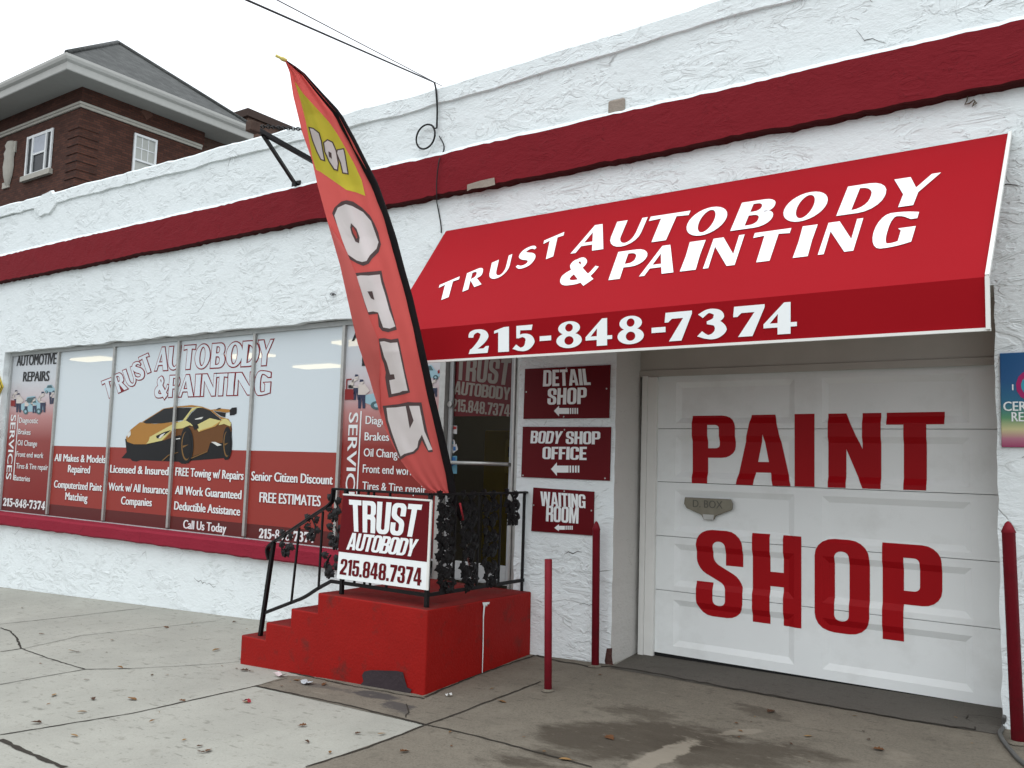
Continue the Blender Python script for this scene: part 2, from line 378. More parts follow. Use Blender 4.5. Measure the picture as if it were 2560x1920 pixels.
# ---------------------------------------------------------------- mesh building
class MB:
    def __init__(s): s.v = []; s.f = []; s.m = []; s.sm = []
    def face(s, pts, mi=0, smooth=False):
        n = len(s.v); s.v += [Vector(p) for p in pts]; s.f.append(tuple(range(n, n + len(pts)))); s.m.append(mi); s.sm.append(smooth); return s
    def grid(s, rows, mi=0, smooth=True, closed=False):
        n = len(s.v); w = len(rows[0])
        for r in rows: s.v += [Vector(p) for p in r]
        for i in range(len(rows) - 1):
            for j in range(w if closed else w - 1):
                k = (j + 1) % w
                s.f.append((n + i * w + j, n + i * w + k, n + (i + 1) * w + k, n + (i + 1) * w + j)); s.m.append(mi); s.sm.append(smooth)
        return s
    def hexa(s, p, mi=0):
        """p: 4 bottom + 4 top corners, counter-clockwise"""
        for q in ((3, 2, 1, 0), (4, 5, 6, 7), (0, 1, 5, 4), (1, 2, 6, 5), (2, 3, 7, 6), (3, 0, 4, 7)):
            s.face([p[i] for i in q], mi)
        return s
    def box(s, x0, x1, y0, y1, z0, z1, mi=0):
        return s.hexa([(x0, y0, z0), (x1, y0, z0), (x1, y1, z0), (x0, y1, z0), (x0, y0, z1), (x1, y0, z1), (x1, y1, z1), (x0, y1, z1)], mi)
    def prism(s, pts, off, mi=0, side=None):
        """flat polygon pts extruded by vector off"""
        off = Vector(off); a = [Vector(p) for p in pts]; b = [p + off for p in a]; n = len(a)
        s.face(a, mi); s.face(b[::-1], mi)
        for i in range(n):
            j = (i + 1) % n; s.face([a[j], a[i], b[i], b[j]], mi if side is None else side)
        return s
    def tube(s, pts, r, n=8, mi=0, caps=True):
        pts = [Vector(p) for p in pts]; rows = []
        up = None
        for i, p in enumerate(pts):
            t = (pts[min(i + 1, len(pts) - 1)] - pts[max(i - 1, 0)]).normalized()
            if up is None:
                up = t.orthogonal().normalized()
            up = (up - t * up.dot(t)).normalized(); q = t.cross(up)
            rr = r[i] if isinstance(r, (list, tuple)) else r
            rows.append([p + (up * math.cos(2 * math.pi * k / n) + q * math.sin(2 * math.pi * k / n)) * rr for k in range(n)])
        s.grid(rows, mi, True, True)
        if caps: s.face(rows[0][::-1], mi); s.face(rows[-1], mi)
        return s
    def bar(s, a, b, w, d, up=(0, 0, 1), mi=0):
        """rectangular bar a->b"""
        a, b = Vector(a), Vector(b); t = (b - a).normalized(); u = Vector(up); u = (u - t * u.dot(t)).normalized(); q = t.cross(u)
        c = [(-w / 2, -d / 2), (w / 2, -d / 2), (w / 2, d / 2), (-w / 2, d / 2)]
        return s.hexa([a + q * x + u * y for x, y in c] + [b + q * x + u * y for x, y in c], mi)
    def merge(s, o):
        n = len(s.v); s.v += o.v; s.f += [tuple(i + n for i in f) for f in o.f]; s.m += o.m; s.sm += o.sm; return s

def link_mesh(name, mb, mats, weld=False, bevel=0, loc=None):
    me = bpy.data.meshes.new(name)
    vs = mb.v if loc is None else [v - Vector(loc) for v in mb.v]
    me.from_pydata([tuple(v) for v in vs], [], mb.f)
    for m in (mats if isinstance(mats, (list, tuple)) else [mats]): me.materials.append(m)
    me.polygons.foreach_set('material_index', mb.m); me.polygons.foreach_set('use_smooth', mb.sm)
    if weld:
        bm = bmesh.new(); bm.from_mesh(me); bmesh.ops.remove_doubles(bm, verts=bm.verts, dist=1e-5)
        bmesh.ops.recalc_face_normals(bm, faces=bm.faces); bm.to_mesh(me); bm.free()
    me.update()
    o = bpy.data.objects.new(name, me); COL.objects.link(o)
    if loc is not None: o.location = loc
    if bevel:
        bv = o.modifiers.new('bevel', 'BEVEL'); bv.width = bevel; bv.segments = 2; bv.limit_method = 'ANGLE'
    return o
def tag(o, label=None, cat=None, group=None, kind=None):
    if label: o['label'] = label
    if cat: o['category'] = cat
    if group: o['group'] = group
    if kind: o['kind'] = kind
    return o
ROOTLOC = {}
def thing(name, label, cat, loc=(0, 0, 0), group=None):
    o = bpy.data.objects.new(name, None); o.empty_display_size = 0.1; COL.objects.link(o); o.location = loc
    ROOTLOC[o.name] = Vector(loc)
    return tag(o, label, cat, group)
def part(name, mb, mats, parent, weld=True, bevel=0, label=None):
    o = link_mesh(name, mb, mats, weld, bevel); o.parent = parent
    if parent.name in ROOTLOC: o.matrix_parent_inverse = Matrix.Translation(-ROOTLOC[parent.name])
    if label: o['label'] = label
    return o

# ---------------------------------------------------------------- letter shapes
def rnd(poly, seg=5):
    """polygon with rounded corners: points (x, y) or (x, y, r)"""
    out = []; n = len(poly)
    for i, p in enumerate(poly):
        x, y = p[0], p[1]; r = p[2] if len(p) > 2 else 0
        if not r:
            out.append((x, y)); continue
        a, b = poly[i - 1], poly[(i + 1) % n]
        va = Vector((a[0] - x, a[1] - y)); vb = Vector((b[0] - x, b[1] - y))
        ra = min(r, va.length * (0.5 if len(a) > 2 and a[2] else 0.98)); rb = min(r, vb.length * (0.5 if len(b) > 2 and b[2] else 0.98))
        s = Vector((x, y)) + va.normalized() * ra; e = Vector((x, y)) + vb.normalized() * rb; c = Vector((x, y))
        k = 0.56
        c1 = s + (c - s) * k; c2 = e + (c - e) * k
        for j in range(seg + 1):
            t = j / seg
            q = s * (1 - t) ** 3 + c1 * 3 * t * (1 - t) ** 2 + c2 * 3 * t * t * (1 - t) + e * t ** 3
            out.append((q.x, q.y))
    return [p for k, p in enumerate(out) if math.hypot(p[0] - out[k - 1][0], p[1] - out[k - 1][1]) > 1e-4]
def rr(x0, y0, x1, y1, r): return [(x0, y0, r), (x1, y0, r), (x1, y1, r), (x0, y1, r)]
def el(cx, cy, rx, ry, n=28): return [(cx + rx * math.cos(2 * math.pi * i / n), cy + ry * math.sin(2 * math.pi * i / n)) for i in range(n)]
def brush(pts, ws, sub=5):
    """closed outline of a pen stroke with changing width"""
    P = [Vector(p) for p in pts]; n = len(P); C = []; Wd = []
    for i in range(n - 1):
        p0, p1, p2, p3 = P[max(i - 1, 0)], P[i], P[i + 1], P[min(i + 2, n - 1)]
        for j in range(sub):
            t = j / sub
            C.append(0.5 * ((2 * p1) + (p2 - p0) * t + (2 * p0 - 5 * p1 + 4 * p2 - p3) * t * t + (3 * p1 - p0 - 3 * p2 + p3) * t ** 3))
            Wd.append(ws[i] * (1 - t) + ws[i + 1] * t)
    C.append(P[-1]); Wd.append(ws[-1]); l = []; r = []
    for i, c in enumerate(C):
        t = (C[min(i + 1, len(C) - 1)] - C[max(i - 1, 0)]).normalized(); nn = Vector((-t.y, t.x)) * Wd[i] / 2
        l.append(tuple(c + nn)); r.append(tuple(c - nn))
    return l + r[::-1]

IMP = {  # heavy condensed block capitals; each glyph is a list of layers, each layer outline + holes
 'T': [[[(0, 1), (0, .84), (.145, .84), (.145, 0), (.335, 0), (.335, .84), (.48, .84), (.48, 1)]]],
 'I': [[[(0, 0), (.2, 0), (.2, 1), (0, 1)]]],
 'L': [[[(0, 0), (.4, 0), (.4, .16), (.19, .16), (.19, 1), (0, 1)]]],
 'E': [[[(0, 0), (.42, 0), (.42, .16), (.19, .16), (.19, .43), (.38, .43), (.38, .58), (.19, .58), (.19, .84), (.42, .84), (.42, 1), (0, 1)]]],
 'F': [[[(0, 0), (.19, 0), (.19, .42), (.37, .42), (.37, .57), (.19, .57), (.19, .84), (.42, .84), (.42, 1), (0, 1)]]],
 'H': [[[(0, 0), (.19, 0), (.19, .42), (.33, .42), (.33, 0), (.52, 0), (.52, 1), (.33, 1), (.33, .58), (.19, .58), (.19, 1), (0, 1)]]],
 'N': [[[(0, 0), (.18, 0), (.18, .52), (.345, 0), (.52, 0), (.52, 1), (.34, 1), (.34, .52), (.18, 1), (0, 1)]]],
 'M': [[[(0, 0), (.17, 0), (.17, .6), (.26, 0), (.40, 0), (.49, .6), (.49, 0), (.66, 0), (.66, 1), (.43, 1), (.33, .42), (.23, 1), (0, 1)]]],
 'W': [[[(.1, 0), (.30, 0), (.38, .55), (.46, 0), (.66, 0), (.78, 1), (.60, 1), (.55, .42), (.48, 1), (.28, 1), (.21, .42), (.18, 1), (0, 1)]]],
 'V': [[[(.15, 0), (.37, 0), (.52, 1), (.34, 1), (.26, .34), (.18, 1), (0, 1)]]],
 'A': [[[(0, 0), (.18, 0), (.205, .18), (.355, .18), (.38, 0), (.56, 0), (.40, 1), (.16, 1)], [(.225, .33), (.335, .33), (.28, .72)]]],
 'Y': [[[(.17, 0), (.36, 0), (.36, .4), (.53, 1), (.35, 1), (.265, .62), (.18, 1), (0, 1), (.17, .4)]]],
 'O': [[rr(0, 0, .52, 1, .19), rr(.19, .13, .33, .87, .065)]],
 'D': [[[(0, 0), (.52, 0, .2), (.52, 1, .2), (0, 1)], [(.19, .15), (.33, .15, .06), (.33, .85, .06), (.19, .85)]]],
 'P': [[[(0, 0), (.19, 0), (.19, .38), (.52, .38, .17), (.52, 1, .17), (0, 1)], [(.19, .52), (.33, .52, .05), (.33, .86, .05), (.19, .86)]]],
 'R': [[[(0, 0), (.19, 0), (.19, .42), (.33, .42, .05), (.33, 0), (.52, 0), (.52, .5, .08), (.44, .54), (.52, .58, .08), (.52, 1, .17), (0, 1)], [(.19, .57), (.33, .57, .05), (.33, .86, .05), (.19, .86)]]],
 'B': [[[(0, 0), (.52, 0, .17), (.52, .5, .1), (.45, .53), (.51, .56, .1), (.51, 1, .17), (0, 1)], [(.19, .14), (.33, .14, .05), (.33, .45, .05), (.19, .45)], [(.19, .6), (.32, .6, .05), (.32, .86, .05), (.19, .86)]]],
 'U': [[[(0, 1), (0, 0, .19), (.52, 0, .19), (.52, 1), (.33, 1), (.33, .13, .065), (.19, .13, .065), (.19, 1)]]],
 'C': [[[(.52, .36), (.52, 0, .19), (0, 0, .19), (0, 1, .19), (.52, 1, .19), (.52, .64), (.33, .64), (.33, .87, .065), (.19, .87, .065), (.19, .13, .065), (.33, .13, .065), (.33, .36)]]],
 'G': [[[(.52, .52), (.52, 0), (.42, 0), (.38, .04), (.3, 0), (0, 0, .19), (0, 1, .19), (.52, 1, .19), (.52, .66), (.33, .66), (.33, .87, .065), (.19, .87, .065), (.19, .13, .065), (.33, .13, .065), (.33, .38), (.27, .38), (.27, .52)]]],
 'S': [[[(.52, .60), (.52, 1, .18), (0, 1, .18), (0, .54, .12), (.33, .37, .07), (.33, .13, .065), (.19, .13, .065), (.19, .39), (0, .39), (0, 0, .18), (.52, 0, .18), (.52, .45, .12), (.19, .63, .07), (.19, .87, .065), (.33, .87, .065), (.33, .60)]]],
 '0': [[rr(0, 0, .5, 1, .19), rr(.19, .13, .31, .87, .06)]],
 '1': [[[(.11, 0), (.30, 0), (.30, 1), (.15, 1), (0, .9), (0, .77), (.11, .8)]]],
 '2': [[[(0, 0), (0, .17), (.31, .58, .08), (.31, .87, .06), (.19, .87, .06), (.19, .66), (0, .66), (0, 1, .18), (.5, 1, .18), (.5, .56, .14), (.24, .16), (.5, .16), (.5, 0)]]],
 '3': [[[(0, .34), (0, 0, .18), (.5, 0, .18), (.5, .46, .09), (.44, .51), (.5, .56, .09), (.5, 1, .18), (0, 1, .18), (0, .67), (.19, .67), (.19, .87, .05), (.31, .87, .05), (.31, .59, .05), (.2, .58), (.2, .45), (.31, .44, .05), (.31, .13, .05), (.19, .13, .05), (.19, .34)]]],
 '4': [[[(.26, 0), (.45, 0), (.45, .2), (.53, .2), (.53, .34), (.45, .34), (.45, 1), (.21, 1), (0, .36), (0, .2), (.26, .2)], [(.26, .34), (.26, .76), (.13, .34)]]],
 '5': [[[(0, .34), (0, 0, .18), (.5, 0, .18), (.5, .66, .14), (.19, .64), (.19, .84), (.46, .84), (.46, 1), (.02, 1), (.02, .46), (.19, .46), (.19, .52, .04), (.31, .52, .05), (.31, .13, .06), (.19, .13, .06), (.19, .34)]]],
 '7': [[[(.07, 0), (.27, 0), (.48, .82), (.48, 1), (0, 1), (0, .83), (.28, .83)]]],
 '8': [[[(0, 0, .18), (.5, 0, .18), (.5, .46, .09), (.45, .51), (.5, .56, .09), (.5, 1, .18), (0, 1, .18), (0, .56, .09), (.05, .51), (0, .46, .09)], rr(.19, .12, .31, .43, .05), rr(.19, .58, .31, .88, .05)]],
 '.': [[[(0, 0), (.17, 0), (.17, .18), (0, .18)]]],
 '-': [[[(0, .36), (.26, .36), (.26, .52), (0, .52)]]],
 '/': [[[(0, 0), (.12, 0), (.36, 1), (.24, 1)]]],
}
OPT = {  # flared roman capitals with strong contrast
 'T': [[[(0, 1.0), (0, .86), (.26, .89), (.27, 0), (.55, 0), (.56, .89), (.82, .86), (.82, 1)]]],
 'I': [[[(0, 0), (.28, 0), (.265, .5), (.28, 1), (0, 1), (.015, .5)]]],
 'R': [[[(0, 0), (.27, 0), (.265, .45), (.32, .45), (.60, 0), (.93, 0), (.58, .47), (.84, .5, .12), (.84, 1, .3), (0, 1)], [(.265, .54), (.265, .91), (.55, .91, .17), (.55, .54, .17)]]],
 'P': [[[(0, 0), (.28, 0), (.27, .4), (.82, .4, .34), (.82, 1, .34), (0, 1)], [(.27, .5), (.27, .91), (.55, .91, .18), (.55, .5, .18)]]],
 'B': [[[(0, 0), (.86, 0, .32), (.86, .56, .26), (.62, .55), (.8, .52, .2), (.8, 1, .28), (0, 1)], [(.27, .09), (.27, .48), (.57, .48, .17), (.57, .09, .17)], [(.27, .58), (.27, .91), (.53, .91, .15), (.53, .58, .15)]]],
 'U': [[[(0, 1), (.02, 0, .42), (.84, 0, .42), (.84, 1), (.72, 1), (.71, .09, .36), (.28, .09, .3), (.27, 1)]]],
 'O': [[el(.5, .5, .5, .51), el(.5, .5, .215, .43)]],
 'D': [[[(0, 0), (.95, 0, .47), (.95, 1, .47), (0, 1)], [(.28, .1), (.28, .9), (.65, .9, .34), (.65, .1, .34)]]],
 'A': [[[(0, 0), (.40, 1), (.62, 1), (1, 0), (.68, 0), (.60, .24), (.225, .24), (.13, 0)], [(.262, .33), (.57, .33), (.425, .76)]]],
 'N': [[[(0, 0), (.02, 1), (.28, 1), (.74, .34), (.74, 1), (.86, 1), (.86, 0), (.66, 0), (.12, .74), (.12, 0)]]],
 'Y': [[[(0, 1), (.31, 1), (.53, .56), (.77, 1), (.92, 1), (.60, .42), (.60, 0), (.32, 0), (.32, .42)]]],
 'G': [[[(.86, .78), (.86, .95), (.5, 1.05, .25), (0, 1.02, .6), (0, -.02, .6), (.5, -.05, .25), (.88, .06), (.88, .5), (.55, .5), (.61, .44), (.61, .10), (.45, .05, .1), (.28, .08, .35), (.28, .92, .35), (.5, .95, .15), (.74, .78)]]],
 'S': [[brush([(.62, .78), (.52, .90), (.36, .935), (.2, .88), (.15, .73), (.27, .59), (.46, .46), (.56, .30), (.5, .12), (.33, .06), (.15, .1), (.02, .23)], [.05, .10, .12, .18, .25, .29, .29, .26, .19, .13, .10, .05])]],
 '&': [[brush([(.95, .55), (.83, .3), (.62, .10), (.35, .06), (.16, .13), (.13, .3), (.28, .47), (.47, .62), (.52, .78), (.42, .92), (.29, .88)], [.09, .10, .13, .14, .22, .27, .20, .12, .14, .12, .10])], [brush([(.29, .9), (.25, .76), (.37, .56), (.6, .28), (.86, .0)], [.10, .22, .25, .26, .28])]],
 '1': [[[(.12, 0), (.40, 0), (.40, 1), (.28, 1), (0, .88), (0, .80), (.12, .84)]]],
 '2': [[brush([(.06, .70), (.1, .87), (.29, .95), (.47, .87), (.52, .70), (.42, .48), (.22, .24), (.06, .08)], [.14, .16, .1, .18, .26, .22, .14, .1])], [[(0, 0), (.62, 0), (.66, .26), (.58, .26), (.5, .17), (.05, .17)]]],
 '3': [[brush([(.05, .80), (.24, .945), (.45, .88), (.5, .73), (.4, .6), (.22, .545)], [.15, .1, .18, .24, .16, .07])], [brush([(.22, .545), (.45, .5), (.55, .28), (.42, .09), (.22, .05), (.03, .17)], [.07, .18, .27, .2, .1, .17])]],
 '4': [[[(.32, 0), (.58, 0), (.58, .23), (.72, .23), (.72, .34), (.58, .34), (.58, 1), (.46, 1), (0, .34), (0, .23), (.32, .23)], [(.32, .34), (.32, .68), (.1, .34)]]],
 '5': [[[(.1, 1), (.6, 1), (.57, .82), (.2, .84), (.18, .54), (.1, .52)]], [brush([(.13, .54), (.3, .605), (.48, .52), (.53, .32), (.42, .1), (.22, .045), (.03, .16)], [.07, .1, .2, .28, .2, .1, .17])]],
 '7': [[[(.02, 1), (.66, 1), (.66, .92), (.40, 0), (.12, 0), (.48, .80), (.16, .80), (.07, .68), (0, .68)]]],
 '8': [[el(.33, .75, .28, .255), el(.33, .77, .12, .17)], [el(.33, .27, .33, .285), el(.33, .265, .14, .185)]],
 '-': [[[(0, .34), (.36, .34), (.36, .5), (0, .5)]]],
}
def goff(c, d):
    """offset a closed outline by d (outward for counter-clockwise outlines)"""
    n = len(c); A = sum(c[i][0] * c[(i + 1) % n][1] - c[(i + 1) % n][0] * c[i][1] for i in range(n)); sg = 1 if A > 0 else -1
    out = []
    for i in range(n):
        p, a, b = Vector(c[i]), Vector(c[i - 1]), Vector(c[(i + 1) % n])
        e1, e2 = (p - a), (b - p)
        if e1.length < 1e-6: e1 = e2
        if e2.length < 1e-6: e2 = e1
        e1.normalize(); e2.normalize(); n1 = Vector((e1.y, -e1.x)) * sg; n2 = Vector((e2.y, -e2.x)) * sg
        m = n1 + n2; k = max(m.length_squared / 2, 0.35)
        out.append(tuple(p + m * (d / k)))
    return out
def glyph_layers(g, off=0.0):
    res = []
    if any(g is v for v in OPT.values()): off = off + 0.016
    for layer in g:
        cs = []
        for i, c in enumerate(layer):
            c = rnd(c)
            if off: c = goff(c, off if i == 0 else -off)
            cs.append(c)
        res.append(cs)
    return res
def gbox(g):
    xs = [p[0] for l in g for c in l for p in rnd(c)]
    return min(xs), max(xs)
def fill(mb, layers, F, mi=0, lift=0.0, step=0.0006):
    """F(u, v, h) -> world point"""
    for k, cs in enumerate(layers):
        pl = [[Vector((x, y, 0)) for x, y in c] for c in cs]
        tris = tessellate_polygon(pl); flat = [p for c in pl for p in c]
        n = len(mb.v); mb.v += [F(p.x, p.y, lift + k * step) for p in flat]
        for t in tris: mb.f.append(tuple(n + i for i in t)); mb.m.append(mi); mb.sm.append(False)
def quadF(p00, p10, p01, p11, nrm):
    def F(u, v, h): return (p00 * (1 - u) + p10 * u) * (1 - v) + (p01 * (1 - u) + p11 * u) * v + nrm * h
    return F
FN = Vector((0, -1, 0))
def letters(mb, font, txt, boxes, base, top, P, nrm=FN, shear=0.0, mi=0, lift=0.003, off=0.0, F2=None):
    """each letter in its own box: boxes of (x0, x1) pixels, base and top as pixel lines (xa, ya, xb, yb), P maps pixels to the surface"""
    ly = lambda l, x: l[1] + (l[3] - l[1]) * (x - l[0]) / (l[2] - l[0])
    for ch, (x0, x1) in zip(txt, boxes):
        g = font[ch]; a, b = gbox(g)
        if ch in '-.': yv = (0, 1)
        bl = (x0 - shear / 2, ly(base, x0 - shear / 2)); br = (x1 - shear / 2, ly(base, x1 - shear / 2))
        tl = (x0 + shear / 2, ly(top, x0 + shear / 2)); tr = (x1 + shear / 2, ly(top, x1 + shear / 2))
        pts = [P(*q) for q in (bl, br, tl, tr)]
        Q = quadF(*pts, nrm)
        fill(mb, glyph_layers(g, off), lambda u, v, h: Q((u - a) / (b - a), v, h), mi, lift)
def word(mb, font, txt, q, nrm=FN, mi=0, lift=0.003, gap=0.05, off=0.0, space=0.25):
    """word stretched into the quad q = world corners (bl, br, tl, tr)"""
    xs = []; x = 0
    for ch in txt:
        if ch == ' ': x += space; xs.append(None); continue
        a, b = gbox(font[ch]); xs.append(x - a); x += (b - a) + gap
    x -= gap; Q = quadF(*[Vector(p) for p in q], nrm)
    for ch, o in zip(txt, xs):
        if o is None: continue
        fill(mb, glyph_layers(font[ch], off), lambda u, v, h: Q((u + o) / x, v, h), mi, lift)

# mixed-case small print: Blender's own built-in lettering, thickened by laying copies side by side
_tx = {}
def text_tris(s):
    if s in _tx: return _tx[s]
    c = bpy.data.curves.new('t', 'FONT'); c.body = s; c.resolution_u = 3
    o = bpy.data.objects.new('t', c); COL.objects.link(o)
    dg = bpy.context.evaluated_depsgraph_get(); dg.update()
    me = o.evaluated_get(dg).to_mesh()
    v = [(p.co.x, p.co.y) for p in me.vertices]; f = [tuple(p.vertices) for p in me.polygons]
    o.evaluated_get(dg).to_mesh_clear(); bpy.data.objects.remove(o); bpy.data.curves.remove(c)
    _tx[s] = (v, f); return _tx[s]
CAPH = max(y for x, y in text_tris('H')[0])
def small(mb, s, q, nrm=FN, mi=0, lift=0.003, bold=0.05, copies=4):
    v, f = text_tris(s); x0 = min(p[0] for p in v); x1 = max(p[0] for p in v)
    Q = quadF(*[Vector(p) for p in q], nrm); wtot = x1 - x0 + bold
    for k in range(copies):
        dx = bold * k / max(1, copies - 1)
        n = len(mb.v); mb.v += [Q((x - x0 + dx) / wtot, y / CAPH, lift + 0.0005 * k) for x, y in v]
        for t in f: mb.f.append(tuple(n + i for i in t)); mb.m.append(mi); mb.sm.append(False)
def poly2(mb, px, P, nrm=FN, mi=0, lift=0.002):
    pl = [P(x, y) + nrm * lift for x, y in px]
    t = tessellate_polygon([pl]); n = len(mb.v); mb.v += pl
    for a in t: mb.f.append(tuple(n + i for i in a)); mb.m.append(mi); mb.sm.append(False)
def zo(x0, y0, s, pts): return [(x0 + s * a, y0 + s * b) for a, b in pts]
def Z1(x0, y0, s): return lambda a, b: (x0 + s * a, y0 + s * b)
def jag(pts, amp, step, axis=1, seed=0):
    """add wobble along an open polyline"""
    out = []; rg = random.Random(seed)
    for a, b in zip(pts[:-1], pts[1:]):
        a, b = Vector(a), Vector(b); n = max(1, int((b - a).length / step))
        for i in range(n):
            p = a.lerp(b, i / n); p[axis] += rg.uniform(-amp, amp) if (i or out) else 0; out.append(p)
    out.append(Vector(pts[-1])); return out
# ================================================================ GROUND
mb = MB()
xs = [-60, -40, -30, -24, -20] + [-18 + 0.5 * i for i in range(29)] + [-3.74] + [-3.5 + .5 * i for i in range(22)] + [8, 10, 12, 20, 40]
ys = [-40, -20, -10, -7.2] + [-6 + 0.5 * i for i in range(23)] + [5.27, 6, YW, 7.6, 8.07]
mb.grid([[Vector((x, y, gz(x, y))) for x in xs] for y in ys])
tag(link_mesh('sidewalk', mb, m_walk), kind='structure')
mb = MB()
mb.grid([[Vector((x, y, -0.9)) for x in (-300, -60, 60, 300)] for y in (-300, -60, 60, 300)])
tag(link_mesh('ground', mb, m_roadm), kind='structure')
mb = MB()
mb.grid([[Vector((x, y, gz(x, y) + 0.004)) for x in (-60, -40, -30, -20, -10, -3.74, 0, 12, 40)] for y in (-40, -20, -10, -7.13, -7, -3.2)])
tag(link_mesh('road', mb, m_roadm), kind='structure')

def sheet(name, poly, mt, up, res=0.25):
    """ground polygon draped on the slope"""
    bm = bmesh.new()
    pl = [Vector((p[0], p[1], 0)) for p in poly]; tr = tessellate_polygon([pl]); vs = [bm.verts.new(p) for p in pl]
    for t in tr:
        try: bm.faces.new([vs[i] for i in t])
        except ValueError: pass
    x0 = min(p.x for p in pl); x1 = max(p.x for p in pl); y0 = min(p.y for p in pl); y1 = max(p.y for p in pl)
    for ax, lo, hi in ((0, x0, x1), (1, y0, y1)):
        k = lo + res
        while k < hi:
            n = Vector((0, 0, 0)); n[ax] = 1; c = Vector((0, 0, 0)); c[ax] = k
            bmesh.ops.bisect_plane(bm, geom=bm.verts[:] + bm.edges[:] + bm.faces[:], plane_co=c, plane_no=n); k += res
    for ax, kk in ((0, -3.74), (1, 5.27), (1, YW)):
        n = Vector((0, 0, 0)); n[ax] = 1; c = Vector((0, 0, 0)); c[ax] = kk
        bmesh.ops.bisect_plane(bm, geom=bm.verts[:] + bm.edges[:] + bm.faces[:], plane_co=c, plane_no=n)
    for v in bm.verts: v.co.z = gz(v.co.x, v.co.y) + up
    bmesh.ops.recalc_face_normals(bm, faces=bm.faces)
    for f in bm.faces:
        if f.normal.z < 0: f.normal_flip()
    me = bpy.data.meshes.new(name); bm.to_mesh(me); bm.free(); me.materials.append(mt)
    o = bpy.data.objects.new(name, me); COL.objects.link(o); return tag(o, kind='structure')
g1 = onG(720, 1690); g2 = onG(638, 1716); g3 = onG(1066, 1814); g4 = onG(764, 1920)
e4 = g3 + (g4 - g3) * 2.6
sheet('driveway', [g1, g2, g3, e4, (6, e4.y), (6, 6.9), (-0.8, 6.9), (-3.7, 6.9), (-4.6, 6.9), (-4.6, 5.4), (-5.4, 5.5)], m_drive, 0.004)
a1 = onG(1525, 1672); a2 = onG(2320, 1812); a3 = onG(2505, 1840)
sheet('apron', [a1, a2, a3, (-0.8, 8.0), (-3.8, 8.0)], m_apron, 0.008)

def joint(name, pxs, w, seed, amp=0.012, up=None):
    if up is None: up = .008 if seed in (2, 3, 4, 13, 14, 15, 17) else .012 if seed == 12 else .004
    pts = [onG(*p) for p in pxs]; out = []
    rg = random.Random(seed)
    for a, b in zip(pts[:-1], pts[1:]):
        n = max(2, int((b - a).length / 0.06))
        for i in range(n): out.append(a.lerp(b, i / n))
    out.append(pts[-1]); L_ = []; R_ = []
    for i, p in enumerate(out):
        t = (out[min(i + 1, len(out) - 1)] - out[max(i - 1, 0)]); t.z = 0; t.normalize(); q = Vector((-t.y, t.x, 0))
        ww = w * (0.5 + 0.5 * rg.random()); o = q * rg.uniform(-amp, amp) * 0.4
        for s, LL in ((1, L_), (-1, R_)):
            v = p + o + q * s * ww / 2; v.z = gz(v.x, v.y) + up; LL.append(v)
    m = MB(); m.grid([L_, R_], 0, False)
    tag(link_mesh(name, m, m_joint), kind='structure')
JW = 0.022
joint('pavement_joint', [(0, 1838), (330, 1784), (638, 1716), (720, 1696)], JW, 1)
joint('pavement_joint', [(638, 1716), (860, 1763), (1066, 1814)], JW, 2)
joint('pavement_joint', [(764, 1920), (920, 1870), (1066, 1814), (1200, 1764), (1285, 1732), (1352, 1706)], JW * 1.1, 3)
joint('pavement_joint', [(1066, 1814), (1280, 1866), (1480, 1920)], JW, 4)
joint('pavement_joint', [(0, 1850), (70, 1882), (160, 1920)], 0.045, 5)
joint('pavement_joint', [(0, 1712), (110, 1692), (212, 1674), (330, 1672)], JW * 0.8, 6)
joint('pavement_joint', [(212, 1674), (120, 1646), (54, 1622)], JW * 0.8, 7)
joint('pavement_joint', [(0, 1570), (25, 1578), (42, 1596), (52, 1622), (30, 1626), (0, 1630)], 0.028, 8)
joint('pavement_joint', [(0, 1561), (150, 1545), (362, 1520)], JW * 0.8, 9)
joint('pavement_joint', [(60, 1622), (200, 1590), (540, 1553)], 0.012, 10)
joint('pavement_joint', [(330, 1672), (480, 1664), (598, 1655)], 0.010, 11)
joint('pavement_joint', [(1525, 1668), (1600, 1680), (1800, 1718), (2050, 1764), (2320, 1812), (2440, 1828)], 0.03, 12, 0.03)
joint('pavement_crack', [(2440, 1828), (2442, 1812), (2412, 1800), (2420, 1790), (2470, 1793), (2500, 1800)], 0.014, 13, 0.03)
joint('pavement_crack', [(1016, 1796), (1022, 1778), (1018, 1762)], 0.014, 14, 0.03)
joint('pavement_joint', [(1060, 1745), (1190, 1690), (1337, 1640)], 0.03, 15, 0.02)
joint('pavement_joint', [(600, 1648), (720, 1680), (860, 1712), (1062, 1748)], 0.035, 16, 0.02)
joint('pavement_crack', [(1340, 1640), (1400, 1655), (1470, 1668), (1528, 1668)], 0.03, 17, 0.03)

# ================================================================ SHOP BUILDING
shop = thing('shop_building', 'long low white stucco shop with a dark red painted band and a window row', 'building', (-8, YW, 0))
XL, XR = -22.0, 6.0
WX0, WX1 = -15.03, -4.80           # window and door opening
DX0 = -5.83                        # door frame starts
GX0, GX1 = onY(1527, 1640, YW).x, onY(2500, 1500, YW).x
ZTOP = 5.52
wall_out = [(XL, -1.4), (XR, -1.4), (XR, ZTOP), (XL, ZTOP)]
def wob(p, q, n, amp, seed):
    rg = random.Random(seed); return [(p[0] + (q[0] - p[0]) * i / n + (rg.uniform(-amp, amp) if 0 < i else 0), p[1] + (q[1] - p[1]) * i / n + (rg.uniform(-amp, amp) if 0 < i else 0)) for i in range(n)]
hole_w = wob((WX0, .642), (DX0, .642), 40, .004, 1) + [(DX0, .30), (WX1, .30)] + wob((WX1, .47), (WX1, 3.22), 20, .006, 2) + wob((WX1, 3.22), (WX0, 3.22), 60, .012, 3) + wob((WX0, 3.22), (WX0, .67), 20, .010, 4)
